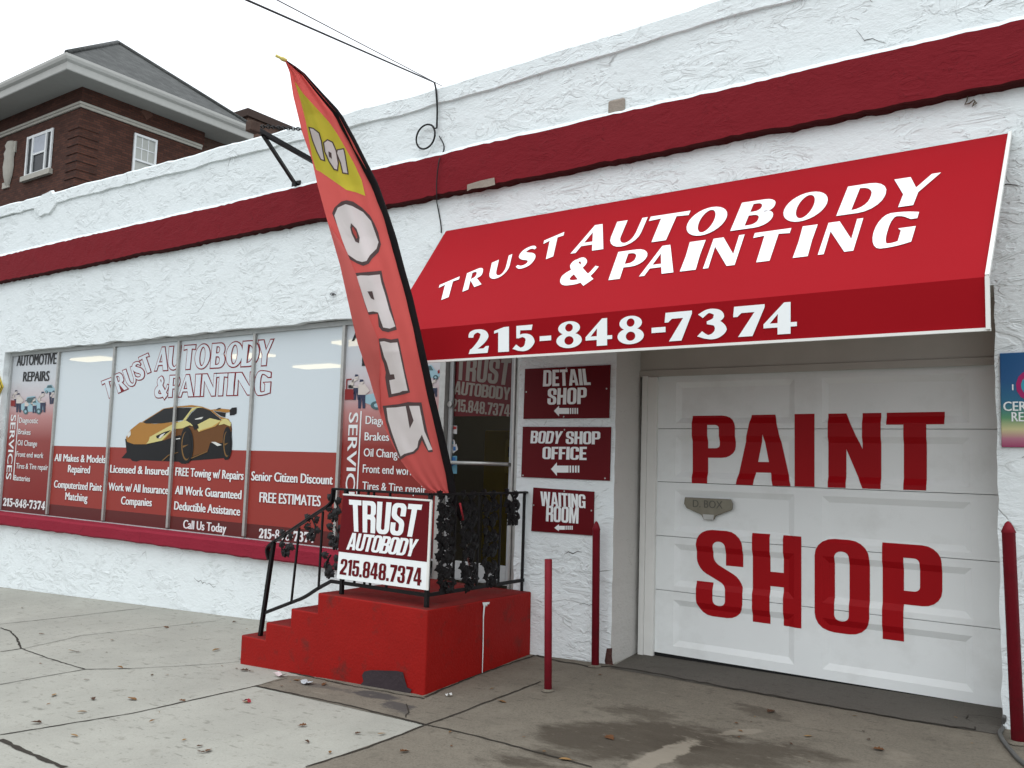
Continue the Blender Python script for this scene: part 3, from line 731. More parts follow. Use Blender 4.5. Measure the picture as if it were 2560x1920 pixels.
hole_g = [(GX0, -1.2), (GX1, -1.2)] + wob((GX1, -.2), (GX1, 3.0), 30, .007, 5) + [(GX1, 3.0), (GX0, 3.0)] + wob((GX0, 3.0), (GX0, -.1), 30, .003, 6)
mb = MB()
pl = [[Vector((x, YW, z)) for x, z in c] for c in (wall_out, hole_w, hole_g)]
t = tessellate_polygon(pl); flat = [p for c in pl for p in c]; mb.v += flat
for a in t: mb.f.append(tuple(a)); mb.m.append(0); mb.sm.append(False)
def reveal(mb, hole, y1, mi=0, skip=lambda a, b: False):
    for a, b in zip(hole, hole[1:] + hole[:1]):
        if not skip(a, b): mb.face([(a[0], YW, a[1]), (b[0], YW, b[1]), (b[0], y1, b[1]), (a[0], y1, a[1])], mi)
reveal(mb, hole_w, 7.12)
part('front_wall', mb, m_wall, shop, weld=False)
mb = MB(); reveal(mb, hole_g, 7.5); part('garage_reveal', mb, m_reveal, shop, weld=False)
# chipped corner at the foot of the reveal
mb = MB()
P = lambda x, y: onX(x, y, GX0 + 0.004)
poly2(mb, [(1517, 1621), (1531, 1620), (1530, 1640), (1533, 1664), (1524, 1668), (1515, 1668), (1512, 1652)], lambda x, y: onY(x, y, YW - 0.004), lift=0.002)
part('chipped_corner', mb, mat('bare_brick_chip', (0.075, 0.035, 0.030), 0.95, var=0.5, vscale=30, bump=0.8, bscale=60), shop, weld=False)
# roof, sides, back and a plain interior
mb = MB()
mb.box(XL, XR, 7.52, 7.60, 3.46, 5.42); mb.box(XL, XR, YW + 0.02, 15.5, 5.0, 5.2); mb.box(XL, XL + .2, YW + .01, 15.5, -1.4, 5.0); mb.box(XR - .2, XR, YW + .01, 15.5, -1.4, 5.0); mb.box(XL, XR, 15.5, 15.7, -1.4, 5.2)
part('back_wall', mb, m_wall, shop)
m_int = mat('interior_paint', (0.16, 0.155, 0.14), 0.9)
m_floor = mat('interior_floor', (0.09, 0.085, 0.08), 0.6)
mb = MB()
mb.face([(-16, 7.14, 3.35), (-4.2, 7.14, 3.35), (-4.2, 12.5, 3.35), (-16, 12.5, 3.35)])
mb.face([(-16, 12.5, .45), (-4.2, 12.5, .45), (-4.2, 12.5, 3.35), (-16, 12.5, 3.35)])
mb.face([(-16, 7.14, .45), (-16, 12.5, .45), (-16, 12.5, 3.35), (-16, 7.14, 3.35)])
mb.face([(-4.2, 7.14, .45), (-4.2, 12.5, .45), (-4.2, 12.5, 3.35), (-4.2, 7.14, 3.35)])
mb.face([(-16, 7.14, .45), (-4.2, 7.14, .45), (-4.2, 12.5, .45), (-16, 12.5, .45)], 1)
mb.face([(-16, 7.13, .45), (-5.9, 7.13, .45), (-5.9, 7.13, .67), (-16, 7.13, .67)])
mb.face([(-16, 7.135, 3.19), (-4.2, 7.135, 3.19), (-4.2, 7.135, 3.36), (-16, 7.135, 3.36)])
part('interior_room', mb, [m_int, m_floor], shop, weld=False)
m_lamp = emis('tube_light', (1.0, 0.84, 0.50), 3.2)
for (cx, cy) in ((-15.35, 8.55), (-12.05, 9.35), (-12.1, 10.95), (-8.9, 8.9), (-8.9, 11.4), (-7.45, 9.55)):
    mb = MB(); mb.box(cx - .50, cx + .50, cy - .17, cy + .17, 3.30, 3.335)
    part('ceiling_light', mb, m_lamp, shop)
# coping along the parapet top
mb = MB(); rows = []
xs = [XL + i * 0.14 for i in range(int((XR - XL) / 0.14) + 1)]
rg = random.Random(11)
def topz(x): return 5.735 - 0.0135 * (x + 15.6) if x < -6 else 5.606 + 0.0205 * (x + 6)
prof = []
for x in xs:
    zt = topz(x) + mnoise.noise(Vector((x * 1.2, 0, 0))) * 0.02 + rg.uniform(-.006, .006); zb = zt - 0.20 + mnoise.noise(Vector((x * 1.6, 5, 0))) * 0.015 + rg.uniform(-.005, .005)
    y = YW - 0.028 + rg.uniform(-.004, .004)
    rows.append([(x, YW + .01, zb), (x, y, zb + .008), (x, y + .004, zt - .03), (x, y + .03, zt), (x, YW + .36, zt + .01), (x, YW + .36, zb)])
mb.grid(rows, 0, False)
part('coping', mb, m_wall, shop)
mb = MB(); mb.box(XL, XR, YW + .005, YW + .33, 5.40, 5.53); part('parapet_core', mb, m_wall, shop)
# repaired lump of stucco on the parapet
mb = MB(); c = onY(118, 510, YW); rg = random.Random(4)
ring = [(c.x + .36 * math.cos(a) * (1 + rg.uniform(-.15, .15)), c.z + .20 * math.sin(a) * (1 + rg.uniform(-.15, .15))) for a in [2 * math.pi * k / 16 for k in range(16)]]
mb.grid([[(x, YW + .01, z) for x, z in ring], [(c.x + (x - c.x) * .92, YW - .032, c.z + (z - c.z) * .92) for x, z in ring]], 0, True, True)
mb.face([(c.x + (x - c.x) * .92, YW - .032, c.z + (z - c.z) * .92) for x, z in ring])
part('stucco_lump', mb, m_wall, shop)
# red band, proud of the wall with a dark ragged underside
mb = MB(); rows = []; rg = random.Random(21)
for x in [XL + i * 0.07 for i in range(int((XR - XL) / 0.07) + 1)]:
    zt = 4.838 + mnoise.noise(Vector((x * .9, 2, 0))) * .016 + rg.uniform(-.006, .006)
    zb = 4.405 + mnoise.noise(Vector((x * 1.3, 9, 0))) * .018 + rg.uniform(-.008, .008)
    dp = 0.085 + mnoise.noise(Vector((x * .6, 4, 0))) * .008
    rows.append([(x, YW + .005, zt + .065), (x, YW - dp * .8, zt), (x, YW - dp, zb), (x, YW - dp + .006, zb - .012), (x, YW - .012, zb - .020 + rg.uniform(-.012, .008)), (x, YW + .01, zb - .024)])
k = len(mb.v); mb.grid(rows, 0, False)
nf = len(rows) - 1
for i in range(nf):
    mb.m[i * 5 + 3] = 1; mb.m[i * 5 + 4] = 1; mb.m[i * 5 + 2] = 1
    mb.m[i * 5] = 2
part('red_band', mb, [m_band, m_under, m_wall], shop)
# spall on the band, patch above it, dirt under the parapet
mb = MB()
poly2(mb, [(1168, 462), (1200, 452), (1236, 444), (1238, 462), (1215, 468), (1180, 472), (1168, 478)], lambda x, y: onY(x, y, YW - 0.099), lift=0.002)
part('band_spall', mb, m_bare, shop, weld=False)
mb = MB(); c = onY(1543, 268, YW); mb.box(c.x - .085, c.x + .085, YW - .03, YW + .01, c.z - .07, c.z + .07)
part('mortar_patch', mb, m_bare, shop, bevel=.02)
# loose peeling edges on the white stucco
mb = MB()
for (px, py, l, a) in ((1760, 60, .5, 1.2), (2080, 25, .55, 1.4), (2190, 20, .35, 1.9), (2120, 80, .3, -.6), (1470, 120, .5, .1), (380, 615, .25, .5), (290, 560, .25, -.4), (250, 1180, .2, 0), (480, 1440, .5, -.2), (2390, 490, .4, .1), (2440, 30, .3, .5), (1150, 370, .4, -.5), (2530, 900, .3, .3), (2535, 1150, .2, -.2), (1400, 1380, .2, .1), (1440, 1500, .2, -.3)):
    p = onY(px, py, YW - .002); rg2 = random.Random(px); pts = []; q = Vector((p.x, p.y, p.z))
    n = max(4, int(l / .05)); L1 = []; L2 = []
    for i in range(n + 1):
        a2 = a + rg2.uniform(-.7, .7); q = q + Vector((math.cos(a2), 0, math.sin(a2))) * l / n
        w = .0015 + .004 * math.sin(math.pi * i / n) * rg2.random(); L1.append(q + Vector((0, -.002, w))); L2.append(q + Vector((0, -.002, -w)))
    mb.grid([L1, L2], 0, False)
part('stucco_crack', mb, mat('crack_dark', (0.10, 0.095, 0.09), 1.0), shop, weld=False)  # plain dark grey for the thin crack lines
# window sill
mb = MB(); rows = []; rg = random.Random(31)
for x in [WX0 - 1.2 + i * 0.1 for i in range(int((DX0 - WX0 + 1.15) / 0.1) + 1)]:
    j = mnoise.noise(Vector((x * 1.5, 1, 0))) * .012
    zb = .475 + mnoise.noise(Vector((x * 1.1, 7, 0))) * .018 + rg.uniform(-.006, .006)
    rows.append([(x, YG + .02, .664), (x, 6.80, .652 + j), (x, 6.772, .625 + j), (x, 6.765 + j * .5, zb + .02), (x, 6.79, zb), (x, YW + .02, zb - .006)])
mb.grid(rows, 0, False); mb.face(rows[0]); mb.face(rows[-1][::-1])
part('window_sill', mb, m_sill, shop)

# ---------------- display window
mb = MB()
mb.box(WX0, WX1, YG - .03, YG + .05, 3.165, 3.22); mb.box(WX0, DX0, YG - .012, YG + .05, .655, .674)
mb.box(WX0, WX0 + .05, YG - .03, YG + .05, .69, 3.165)
win = part('display_window', mb, m_alupaint, shop)
MULL = [-13.51, -11.97, -10.425, -8.865, -7.30]
for x in MULL:
    mb = MB(); mb.box(x - .022, x + .022, YG - .035, YG + .03, .69, 3.165)
    part('mullion', mb, m_alu, win, bevel=.004)
F_blue = film('film_pale', (0.66, 0.73, 0.765), 0.14)
F_red = film('film_red', (0.275, 0.030, 0.021), 0.04, 0.4)
F_dark = film('film_dark_red', (0.095, 0.010, 0.009), 0.04, 0.4)
F_serv = film('film_service', (0.5, 0.3, 0.3), 0.10, ramp=(0.69, 3.165, [(0.0, (0.22, 0.018, 0.016)), (0.45, (0.25, 0.028, 0.022)), (0.60, (0.45, 0.20, 0.19)), (0.74, (0.55, 0.50, 0.52)), (0.85, (0.55, 0.58, 0.61))]))
ZR, ZD = 1.727, 0.845
XS = [WX0 + .05] + MULL + [DX0]
panes = []
for i in range(6):
    a, b = XS[i] + (.022 if i else 0), XS[i + 1] - .022
    mb = MB()
    def q(z0, z1, mi): mb.face([(a, YG, z0), (b, YG, z0), (b, YG, z1), (a, YG, z1)], mi)
    if i in (0, 5): q(.674, .875, 2); q(.875, 3.165, 3)
    else: q(.674, ZD, 2); q(ZD, ZR, 1); q(ZR, 3.165, 0)
    panes.append(part('pane', mb, [F_blue, F_red, F_dark, F_serv], win, weld=False))
m_fw = mat('film_white_print', (0.70, 0.72, 0.72), 0.4, var=0.02)
m_fb = mat('film_black_print', (0.015, 0.015, 0.016), 0.4)
m_fr = mat('film_red_print', (0.22, 0.012, 0.016), 0.4)
m_fpale = mat('film_pale_print', (0.60, 0.66, 0.70), 0.4, var=0.02)
m_drop = mat('film_shadow_print', (0.22, 0.025, 0.02), 0.4)
GP = lambda x, y: onY(x, y, YG)
def gq(bl, br, h):
    """baseline pixels -> quad of height h metres on the glass"""
    a, b = GP(*bl), GP(*br); z = (a.z + b.z) / 2; up = Vector((0, 0, h))
    a = Vector((a.x, YG, a.z)); b = Vector((b.x, YG, b.z)); return (a, b, a + up, b + up)
s3 = 860 / 2212
def z3(x, y): return (x * s3, 780 + y * s3)
mbs = [MB() for _ in range(6)]
lines = [ # pane, text, baseline-left, baseline-right (zoom pixels), cap height m, material
 (0, 'Diagnostic', (124, 712), (246, 716), .084, 0, .05), (0, 'Brakes', (118, 785), (198, 790), .084, 0, .05), (0, 'Oil Change', (113, 856), (240, 864), .084, 0, .05),
 (0, 'Front end work', (106, 930), (280, 940), .084, 0, .05), (0, 'Tires & Tire repair', (104, 1005), (310, 1017), .084, 0, .05), (0, 'Batteries', (92, 1082), (194, 1090), .084, 0, .05),
 (1, 'All Makes & Models', (351, 958), (681, 972), .108, 0, .09), (1, 'Repaired', (437, 1030), (580, 1038), .108, 0, .09),
 (1, 'Computerized Paint', (347, 1128), (656, 1152), .108, 0, .09), (1, 'Matching', (420, 1206), (564, 1220), .108, 0, .09),
 (2, 'Licensed & Insured', (708, 1032), (1086, 1050), .108, 0, .09), (2, 'Work w/ All Insurance', (697, 1146), (1084, 1172), .108, 0, .09), (2, 'Companies', (778, 1236), (978, 1250), .108, 0, .09),
 (3, 'FREE Towing w/ Repairs', (1128, 1052), (1568, 1080), .108, 0, .09), (3, 'All Work Guaranteed', (1126, 1170), (1554, 1204), .108, 0, .09),
 (3, 'Deductible Assistance', (1120, 1270), (1546, 1310), .108, 0, .09), (3, 'Call Us Today', (1178, 1390), (1456, 1420), .108, 0, .09),
 (4, 'Senior Citizen Discount', (1616, 1082), (2142, 1110), .108, 0, .09), (4, 'FREE ESTIMATES', (1668, 1222), (2064, 1250), .118, 0, .09),
]
for i, s, bl, br, h, mi, bold in lines:
    q4 = gq(z3(*bl), z3(*br), h)
    small(mbs[i], s, q4, mi=mi, lift=.004, bold=bold)
    if i: small(mbs[i], s, [p + Vector((-.014, 0, -.012)) for p in q4], mi=3, lift=.0012, bold=bold, copies=3)
IM = IMP
def cond(i, s, bl, br, h, mi, gap=.06): word(mbs[i], IM, s, gq(z3(*bl), z3(*br), h), mi=mi, lift=.004, gap=gap)
small(mbs[0], 'AUTOMOTIVE', gq(z3(107, 347), z3(362, 334), .172), mi=1, lift=.004, bold=.10)
small(mbs[0], 'REPAIRS', gq(z3(147, 447), z3(318, 443), .155), mi=1, lift=.004, bold=.10)
word(mbs[0], OPT, '215-848-7374', gq(z3(20, 1245), z3(290, 1272), .125), lift=.004, gap=.08)
word(mbs[4], OPT, '215-848-7374', gq(z3(1666, 1452), z3(2022, 1484), .112), lift=.004, gap=.08)
def vert(i, s, x0p, x1p, ytop, ybot):
    """letters running down the pane, turned a quarter"""
    a = GP(*x0p); b = GP(*x1p)
    v, f = text_tris(s); w0 = min(p[0] for p in v); w1 = max(p[0] for p in v); m = mbs[i]
    for k in range(4):
        n = len(m.v)
        m.v += [Vector((a.x + (b.x - a.x) * y / CAPH, YG - .004 - .0005 * k, ytop + (ybot - ytop) * (x - w0 + k * .012) / (w1 - w0 + .04))) for x, y in v]
        for t in f: m.f.append(tuple(n + j for j in t)); m.m.append(0); m.sm.append(False)
za = GP(*z3(95, 660)).z; zb_ = GP(*z3(62, 1078)).z
vert(0, 'SERVICES', z3(58, 860), z3(90, 860), za, zb_)
mbs[0].face([GP(*z3(118, 660)) + FN * .004, GP(*z3(122, 660)) + FN * .004, GP(*z3(90, 1080)) + FN * .004, GP(*z3(85, 1080)) + FN * .004], 0)
# right-hand services pane (large, behind the flag)
s4 = 380 / 1501
def z4(x, y): return (780 + x * s4, 840 + y * s4)
for s, bl, br in (('Diagnostic', (530, 868), (905, 884)), ('Brakes', (520, 1030), (765, 1036)), ('Oil Change', (512, 1188), (885, 1206)), ('Front end work', (502, 1348), (1010, 1376)), ('Tires & Tire repair', (498, 1516), (1130, 1560))):
    small(mbs[5], s, gq(z4(*bl), z4(*br), .088), lift=.004, bold=.05)
small(mbs[5], 'AUTOMOTIVE', gq((880, 853), (1100, 830), .112), mi=1, lift=.004, bold=.10)
small(mbs[5], 'REPAIRS', gq((905, 915), (1075, 905), .112), mi=1, lift=.004, bold=.10)
vert(5, 'SERVICES', z4(350, 1200), z4(440, 1200), GP(*z4(420, 755)).z, GP(*z4(350, 1760)).z)
mbs[5].face([GP(*z4(482, 740)) + FN * .004, GP(*z4(494, 740)) + FN * .004, GP(*z4(452, 1560)) + FN * .004, GP(*z4(440, 1560)) + FN * .004], 0)
# outlined shop name across the panes
W3 = lambda x, y: GP(*z3(x, y))
def outl(txt, boxes, base, top, shear, lets=None):
    for ch, bx in zip(txt, boxes):
        xm = (bx[0] + bx[1]) / 2; X = W3(xm, 400).x; i = max(k for k in range(6) if XS[k] <= X)
        letters(mbs[i], OPT, ch, [bx], base, top, W3, shear=shear, mi=2, lift=.002, off=.045)
        letters(mbs[i], OPT, ch, [bx], base, top, W3, shear=shear, mi=4, lift=.0055, off=-.006)
outl('AUTOBODY', [(1005, 1085), (1085, 1158), (1182, 1252), (1258, 1350), (1362, 1448), (1458, 1560), (1560, 1665), (1660, 1750)], (1005, 375, 1745, 338), (1020, 232, 1760, 180), 14)
outl('&PAINTING', [(1000, 1085), (1090, 1155), (1158, 1248), (1258, 1290), (1300, 1388), (1388, 1460), (1468, 1505), (1515, 1625), (1642, 1740)], (1000, 548, 1740, 525), (1010, 415, 1745, 385), 10)
for ch, c, ang in (('T', (700, 492), -21), ('R', (775, 452), -24), ('U', (838, 420), -24), ('S', (890, 378), -25), ('T', (942, 335), -25)):
    ca, sa = math.cos(R(ang)), math.sin(R(ang)); w, h = (32, 56)
    def Pq(u, v): return W3(c[0] + (u * ca - v * sa), c[1] + (u * sa + v * ca))
    X = W3(*c).x; i = max(k for k in range(6) if XS[k] <= X)
    g = OPT[ch]; a, b = gbox(g); Q = quadF(Pq(-w - 6, h), Pq(w - 6, h), Pq(-w + 6, -h), Pq(w + 6, -h), FN)
    fill(mbs[i], glyph_layers(g, .05), lambda u, v, hh: Q((u - a) / (b - a), v, hh), 2, .002)
    fill(mbs[i], glyph_layers(g, -.006), lambda u, v, hh: Q((u - a) / (b - a), v, hh), 4, .0055)
# service drawing: small cars and mechanics
m_cb = mat('print_car_blue', (0.27, 0.42, 0.48), 0.4); m_cd = mat('print_dark', (0.03, 0.035, 0.07), 0.4); m_cs = mat('print_shirt', (0.55, 0.50, 0.46), 0.4); m_cr = mat('print_red', (0.22, 0.02, 0.02), 0.4); m_cg = mat('print_glass', (0.06, 0.11, 0.12), 0.4)
PM = [m_fw, m_fb, m_fr, m_drop, m_fpale, m_cb, m_cd, m_cs, m_cr, m_cg]
def man(mb, P, x, y, h, flip=1):
    w = h * .13
    poly2(mb, [(x - w, y - h * .5), (x + w, y - h * .5), (x + w * .9, y), (x + w * .2, y), (x, y - h * .4), (x - w * .3, y), (x - w, y)], P, mi=6, lift=.006)
    poly2(mb, [(x - w * .9, y - h * .85), (x + w * .9, y - h * .85), (x + w * 2.2 * flip, y - h * .62), (x + w, y - h * .48), (x - w, y - h * .48)], P, mi=7, lift=.0065)
    poly2(mb, [(x + h * .075 * math.cos(a), y - h * .93 + h * .075 * math.sin(a)) for a in [2 * math.pi * k / 10 for k in range(10)]], P, mi=7, lift=.0065)
    poly2(mb, [(x - h * .08, y - h * .92), (x - h * .06, y - h * 1.02), (x + h * .05, y - h * 1.02), (x + h * .07, y - h * .95)], P, mi=6, lift=.007)
def toycar(mb, P, x, y, w, h):
    q = lambda pts: [(x + a * w, y - b * h) for a, b in pts]
    poly2(mb, q([(0, .25), (.02, .55), (.18, .62), (.28, .95), (.62, 1), (.78, .65), (.98, .5), (1, .25), (.85, .12), (.15, .12)]), P, mi=5, lift=.004)
    poly2(mb, q([(.22, .62), (.31, .9), (.60, .93), (.70, .62)]), P, mi=9, lift=.005)
    for cx in (.22, .8):
        poly2(mb, [(x + cx * w + .11 * w * math.cos(a), y - .14 * h + .17 * h * math.sin(a)) for a in [2 * math.pi * k / 14 for k in range(14)]], P, mi=9, lift=.006)
        poly2(mb, [(x + cx * w + .05 * w * math.cos(a), y - .14 * h + .08 * h * math.sin(a)) for a in [2 * math.pi * k / 10 for k in range(10)]], P, mi=5, lift=.007)
toycar(mbs[0], W3, 135, 655, 145, 115)
toycar(mbs[0], W3, 285, 522, 78, 55)
poly2(mbs[0], [(318, 515), (330, 515), (334, 592), (322, 592)], W3, mi=6, lift=.006)
for x, y, h, f in ((107, 610, 105, -1), (122, 645, 120, 1), (170, 640, 70, 1), (225, 650, 100, -1), (278, 645, 130, -1), (346, 590, 80, -1)): man(mbs[0], W3, x, y, h, f)
poly2(mbs[0], [(72, 568), (102, 568), (102, 606), (72, 606)], W3, mi=8, lift=.006)
W4 = lambda x, y: GP(*z4(x, y))
toycar(mbs[5], W4, 520, 720, 560, 250)
poly2(mbs[5], [(330, 525), (425, 525), (422, 630), (326, 630)], W4, mi=8, lift=.006)
poly2(mbs[5], [(342, 425), (395, 420), (395, 432), (352, 438), (350, 525), (340, 525)], W4, mi=8, lift=.006)
poly2(mbs[5], [(362, 485), (418, 485), (418, 515), (362, 515)], W4, mi=1, lift=.006)
for x, y, h, f in ((445, 630, 245, -1), (495, 715, 280, 1)): man(mbs[5], W4, x, y, h, f)
toycar(mbs[5], W4, 1040, 430, 230, 145)
man(mbs[5], W4, 1215, 600, 180, -1)
poly2(mbs[5], zo(0, 0, 1, [(1243, 345), (1262, 330), (1266, 365), (1246, 372)]), W4, mi=8, lift=.007)
for i in range(6): part('lettering', mbs[i], PM, win, weld=False)
# picture of a gold sports coupe printed across the middle panes
s5 = 340 / 2212
C5 = lambda x, y: GP(280 + x * s5, 980 + y * s5)
cc = {k: mat('coupe_' + k, v, 0.4, var=0.06) for k, v in dict(gold=(0.36, 0.17, 0.035), light=(0.56, 0.50, 0.20), brown=(0.13, 0.052, 0.014), black=(0.010, 0.010, 0.011), glass=(0.016, 0.017, 0.018), white=(0.62, 0.62, 0.58), rim=(0.19, 0.10, 0.03), gold2=(0.46, 0.27, 0.07)).items()}
ck = list(cc); mb = MB()
def cp(col, pts, lift): poly2(mb, pts, C5, mi=ck.index(col), lift=lift)
cp('black', [(215, 760), (240, 980), (155, 1075), (300, 1085), (330, 1120), (400, 1132), (470, 1108), (1090, 1135), (1130, 1165), (1200, 1170), (1260, 1120), (1820, 1075), (1840, 1105), (1890, 1100), (1940, 960), (1955, 600), (1940, 500), (1600, 560), (1100, 480), (600, 780)], .002)
cp('brown', [(1050, 600), (1180, 560), (1400, 560), (1780, 440), (1870, 430), (1945, 500), (1950, 640), (1830, 760), (1800, 830), (1600, 830), (1560, 960), (1280, 1060), (1300, 800), (1100, 700), (840, 790), (860, 700)], .003)
cp('gold', [(230, 740), (310, 610), (460, 490), (700, 520), (1080, 480), (1060, 560), (850, 780), (560, 850), (360, 850), (250, 810)], .004)
cp('light', [(620, 730), (1000, 520), (1180, 460), (1260, 480), (1330, 560), (1380, 580), (1270, 540), (1150, 590), (1050, 600), (960, 640), (820, 790), (560, 845), (600, 800)], .005)
cp('gold', [(490, 490), (840, 270), (1020, 240), (1300, 212), (1460, 235), (1640, 300), (1760, 400), (1900, 440), (1930, 500), (1780, 440), (1600, 300), (1380, 245), (1090, 250), (860, 275), (520, 495)], .0045)
cp('glass', [(510, 490), (860, 272), (1040, 255), (1310, 258), (1160, 455), (820, 510), (560, 512)], .006)
cp('light', [(1160, 460), (1310, 262), (1400, 240), (1480, 248), (1380, 262), (1290, 330), (1205, 465)], .007)
cp('glass', [(1212, 465), (1300, 340), (1400, 258), (1490, 262), (1600, 300), (1770, 440), (1720, 465), (1600, 425), (1420, 525), (1340, 545)], .006)
cp('light', [(1400, 530), (1600, 425), (1780, 468), (1690, 560), (1420, 650), (1390, 600)], .0065)
cp('gold2', [(1420, 650), (1690, 560), (1820, 440), (1640, 560), (1440, 625)], .007)
cp('light', [(1790, 440), (1870, 435), (1945, 505), (1930, 560), (1830, 520), (1740, 540)], .0062)
cp('gold', [(1600, 290), (1780, 270), (1930, 285), (1930, 325), (1860, 335), (1640, 300)], .004)
cp('black', [(1920, 290), (1960, 255), (2035, 250), (2030, 350), (1985, 375), (1920, 380)], .005)
cp('black', [(1660, 312), (1855, 338), (1845, 410), (1780, 395)], .005)
cp('black', [(1690, 290), (1730, 262), (1775, 258), (1770, 280)], .005)
for (cx, cy, rx, ry) in ((1225, 860, 108, 300), (1885, 830, 75, 265)):
    cp('black', [(cx + rx * math.cos(a), cy + ry * math.sin(a)) for a in [2 * math.pi * k / 28 for k in range(28)]], .008)
    cp('rim', [(cx - 10 + rx * .72 * math.cos(a), cy + 20 + ry * .78 * math.sin(a)) for a in [2 * math.pi * k / 28 for k in range(28)]], .009)
    cp('black', [(cx + 2 + rx * .66 * math.cos(a), cy + 8 + ry * .74 * math.sin(a)) for a in [2 * math.pi * k / 28 for k in range(28)]], .010)
    cp('rim', [(cx - .6 * rx, cy + .05 * ry), (cx + .3 * rx, cy - .02 * ry), (cx - .5 * rx, cy + .16 * ry)], .011)
cp('black', [(725, 715), (860, 650), (970, 620), (860, 700), (770, 755), (735, 750)], .008)
cp('white', [(765, 750), (800, 700), (880, 660), (840, 710), (790, 755)], .009)
cp('white', [(255, 700), (312, 630), (312, 700), (270, 745)], .008)
cp('white', [(1620, 812), (1690, 812), (1795, 862), (1725, 880)], .008)
cp('white', [(1355, 440), (1440, 415), (1495, 405), (1465, 440), (1365, 450)], .008)
cp('white', [(1050, 760), (1120, 748), (1120, 765), (1052, 772)], .011)
cp('black', [(1320, 545), (1410, 540), (1420, 590), (1350, 615)], .009)
cp('rim', [(815, 1118), (920, 1025), (1085, 975), (1085, 985), (930, 1035), (840, 1118)], .008)
cp('rim', [(1280, 1075), (1560, 960), (1560, 975), (1300, 1085)], .008)
part('car_picture', mb, [cc[k] for k in ck], win, weld=False)

# ---------------- entrance door
yd = YG + .03
mb = MB()
mb.box(DX0 - .02, DX0 + .060, YG - .05, YG + .06, .46, 3.165); mb.box(-4.94, -4.875, YG - .02, YG + .06, .46, 3.165); mb.box(-4.875, -4.80, YG - .06, YG + .06, .46, 3.165)
mb.box(-4.90, -4.875, YG - .075, YG - .02, .46, 3.165)
fr = part('door_frame', mb, m_alu, shop, bevel=.006)
mb = MB()
mb.box(DX0 + .064, DX0 + .120, yd - .02, yd + .03, .50, 3.14); mb.box(-4.985, -4.944, yd - .02, yd + .03, .50, 3.14)
mb.box(DX0 + .120, -4.985, yd - .02, yd + .03, .50, .68); mb.box(DX0 + .120, -4.985, yd - .02, yd + .03, 3.05, 3.14)
dr = part('entrance_door', mb, m_alupaint, shop, bevel=.005)
mb = MB(); mb.box(DX0 + .120, -4.985, yd + .004, yd + .010, .68, 3.05); part('glass', mb, m_glass, dr)
mb = MB(); mb.tube([(DX0 + .10, yd - .06, 1.655), (-4.955, yd - .06, 1.655)], .018)
mb.box(DX0 + .085, DX0 + .11, yd - .06, yd, 1.64, 1.67); mb.box(-4.975, -4.95, yd - .06, yd, 1.64, 1.67)
part('push_bar', mb, m_alu, dr)
mb = MB(); mb.tube([(DX0 + .092, yd - .04, 2.25), (DX0 + .092, yd - .02, 2.25)], .03, 14); mb.box(DX0 + .02, DX0 + .06, YG - .054, YG - .045, 2.10, 2.28)
part('lock', mb, m_alu, dr)
m_dfr = mat('door_film_red', (0.085, 0.006, 0.008), 0.35); m_dft = mat('door_film_grey', (0.20, 0.18, 0.155), 0.4)
s6 = 220 / 912
D6 = lambda x, y: onY(1100 + x * s6, 880 + y * s6, yd + .002)
zf = D6(400, 665).z
mb = MB(); mb.face([(DX0 + .122, yd + .001, zf), (-4.987, yd + .001, zf), (-4.987, yd + .001, 3.04), (DX0 + .122, yd + .001, 3.04)])
dq = lambda a, b, c, d: [D6(*a), D6(*b), D6(*c), D6(*d)]
word(mb, IMP, 'TRUST', dq((165, 287), (705, 345), (175, 60), (745, 70)), mi=1, lift=.003)
word(mb, IMP, 'AUTOBODY', dq((140, 437), (725, 500), (160, 300), (735, 370)), mi=1, lift=.003, gap=.02)
word(mb, IMP, '215.848.7374', dq((120, 610), (722, 672), (130, 482), (730, 546)), mi=1, lift=.003)
part('lettering', mb, [m_dfr, m_dft], dr, weld=False)
m_stb = mat('sticker_blue', (0.03, 0.12, 0.30), 0.4); m_stc = mat('sticker_teal', (0.10, 0.25, 0.33), 0.4); m_str = mat('sticker_red', (0.30, 0.03, 0.03), 0.4); m_stw = mat('sticker_white', (0.45, 0.45, 0.45), 0.4)
for pts, mi, ex in (([(105, 760), (180, 765), (178, 850), (103, 843)], 0, [([(108, 768), (138, 770), (138, 800), (107, 798)], 1), ([(142, 770), (175, 772), (174, 800), (141, 800)], 2)]),
                    ([(130 + 30 * math.cos(a), 940 + 38 * math.sin(a)) for a in [k * .45 for k in range(14)]], 0, [([(120, 925), (142, 925), (142, 955), (120, 955)], 3)]),
                    ([(172, 950), (190, 1010), (135, 1052), (112, 1000)], 0, [([(140, 980), (166, 980), (166, 1022), (140, 1022)], 1)]),
                    ([(100, 1075), (180, 1078), (178, 1262), (98, 1258)], 3, [([(112, 1090), (165, 1090), (160, 1170), (125, 1180)], 1)])):
    mb = MB(); poly2(mb, pts, D6, mi=mi, lift=.004)
    for e, k in ex: poly2(mb, e, D6, mi=k, lift=.006)
    part('sticker', mb, [m_stw, m_stb, m_str, m_stc], dr, weld=False)
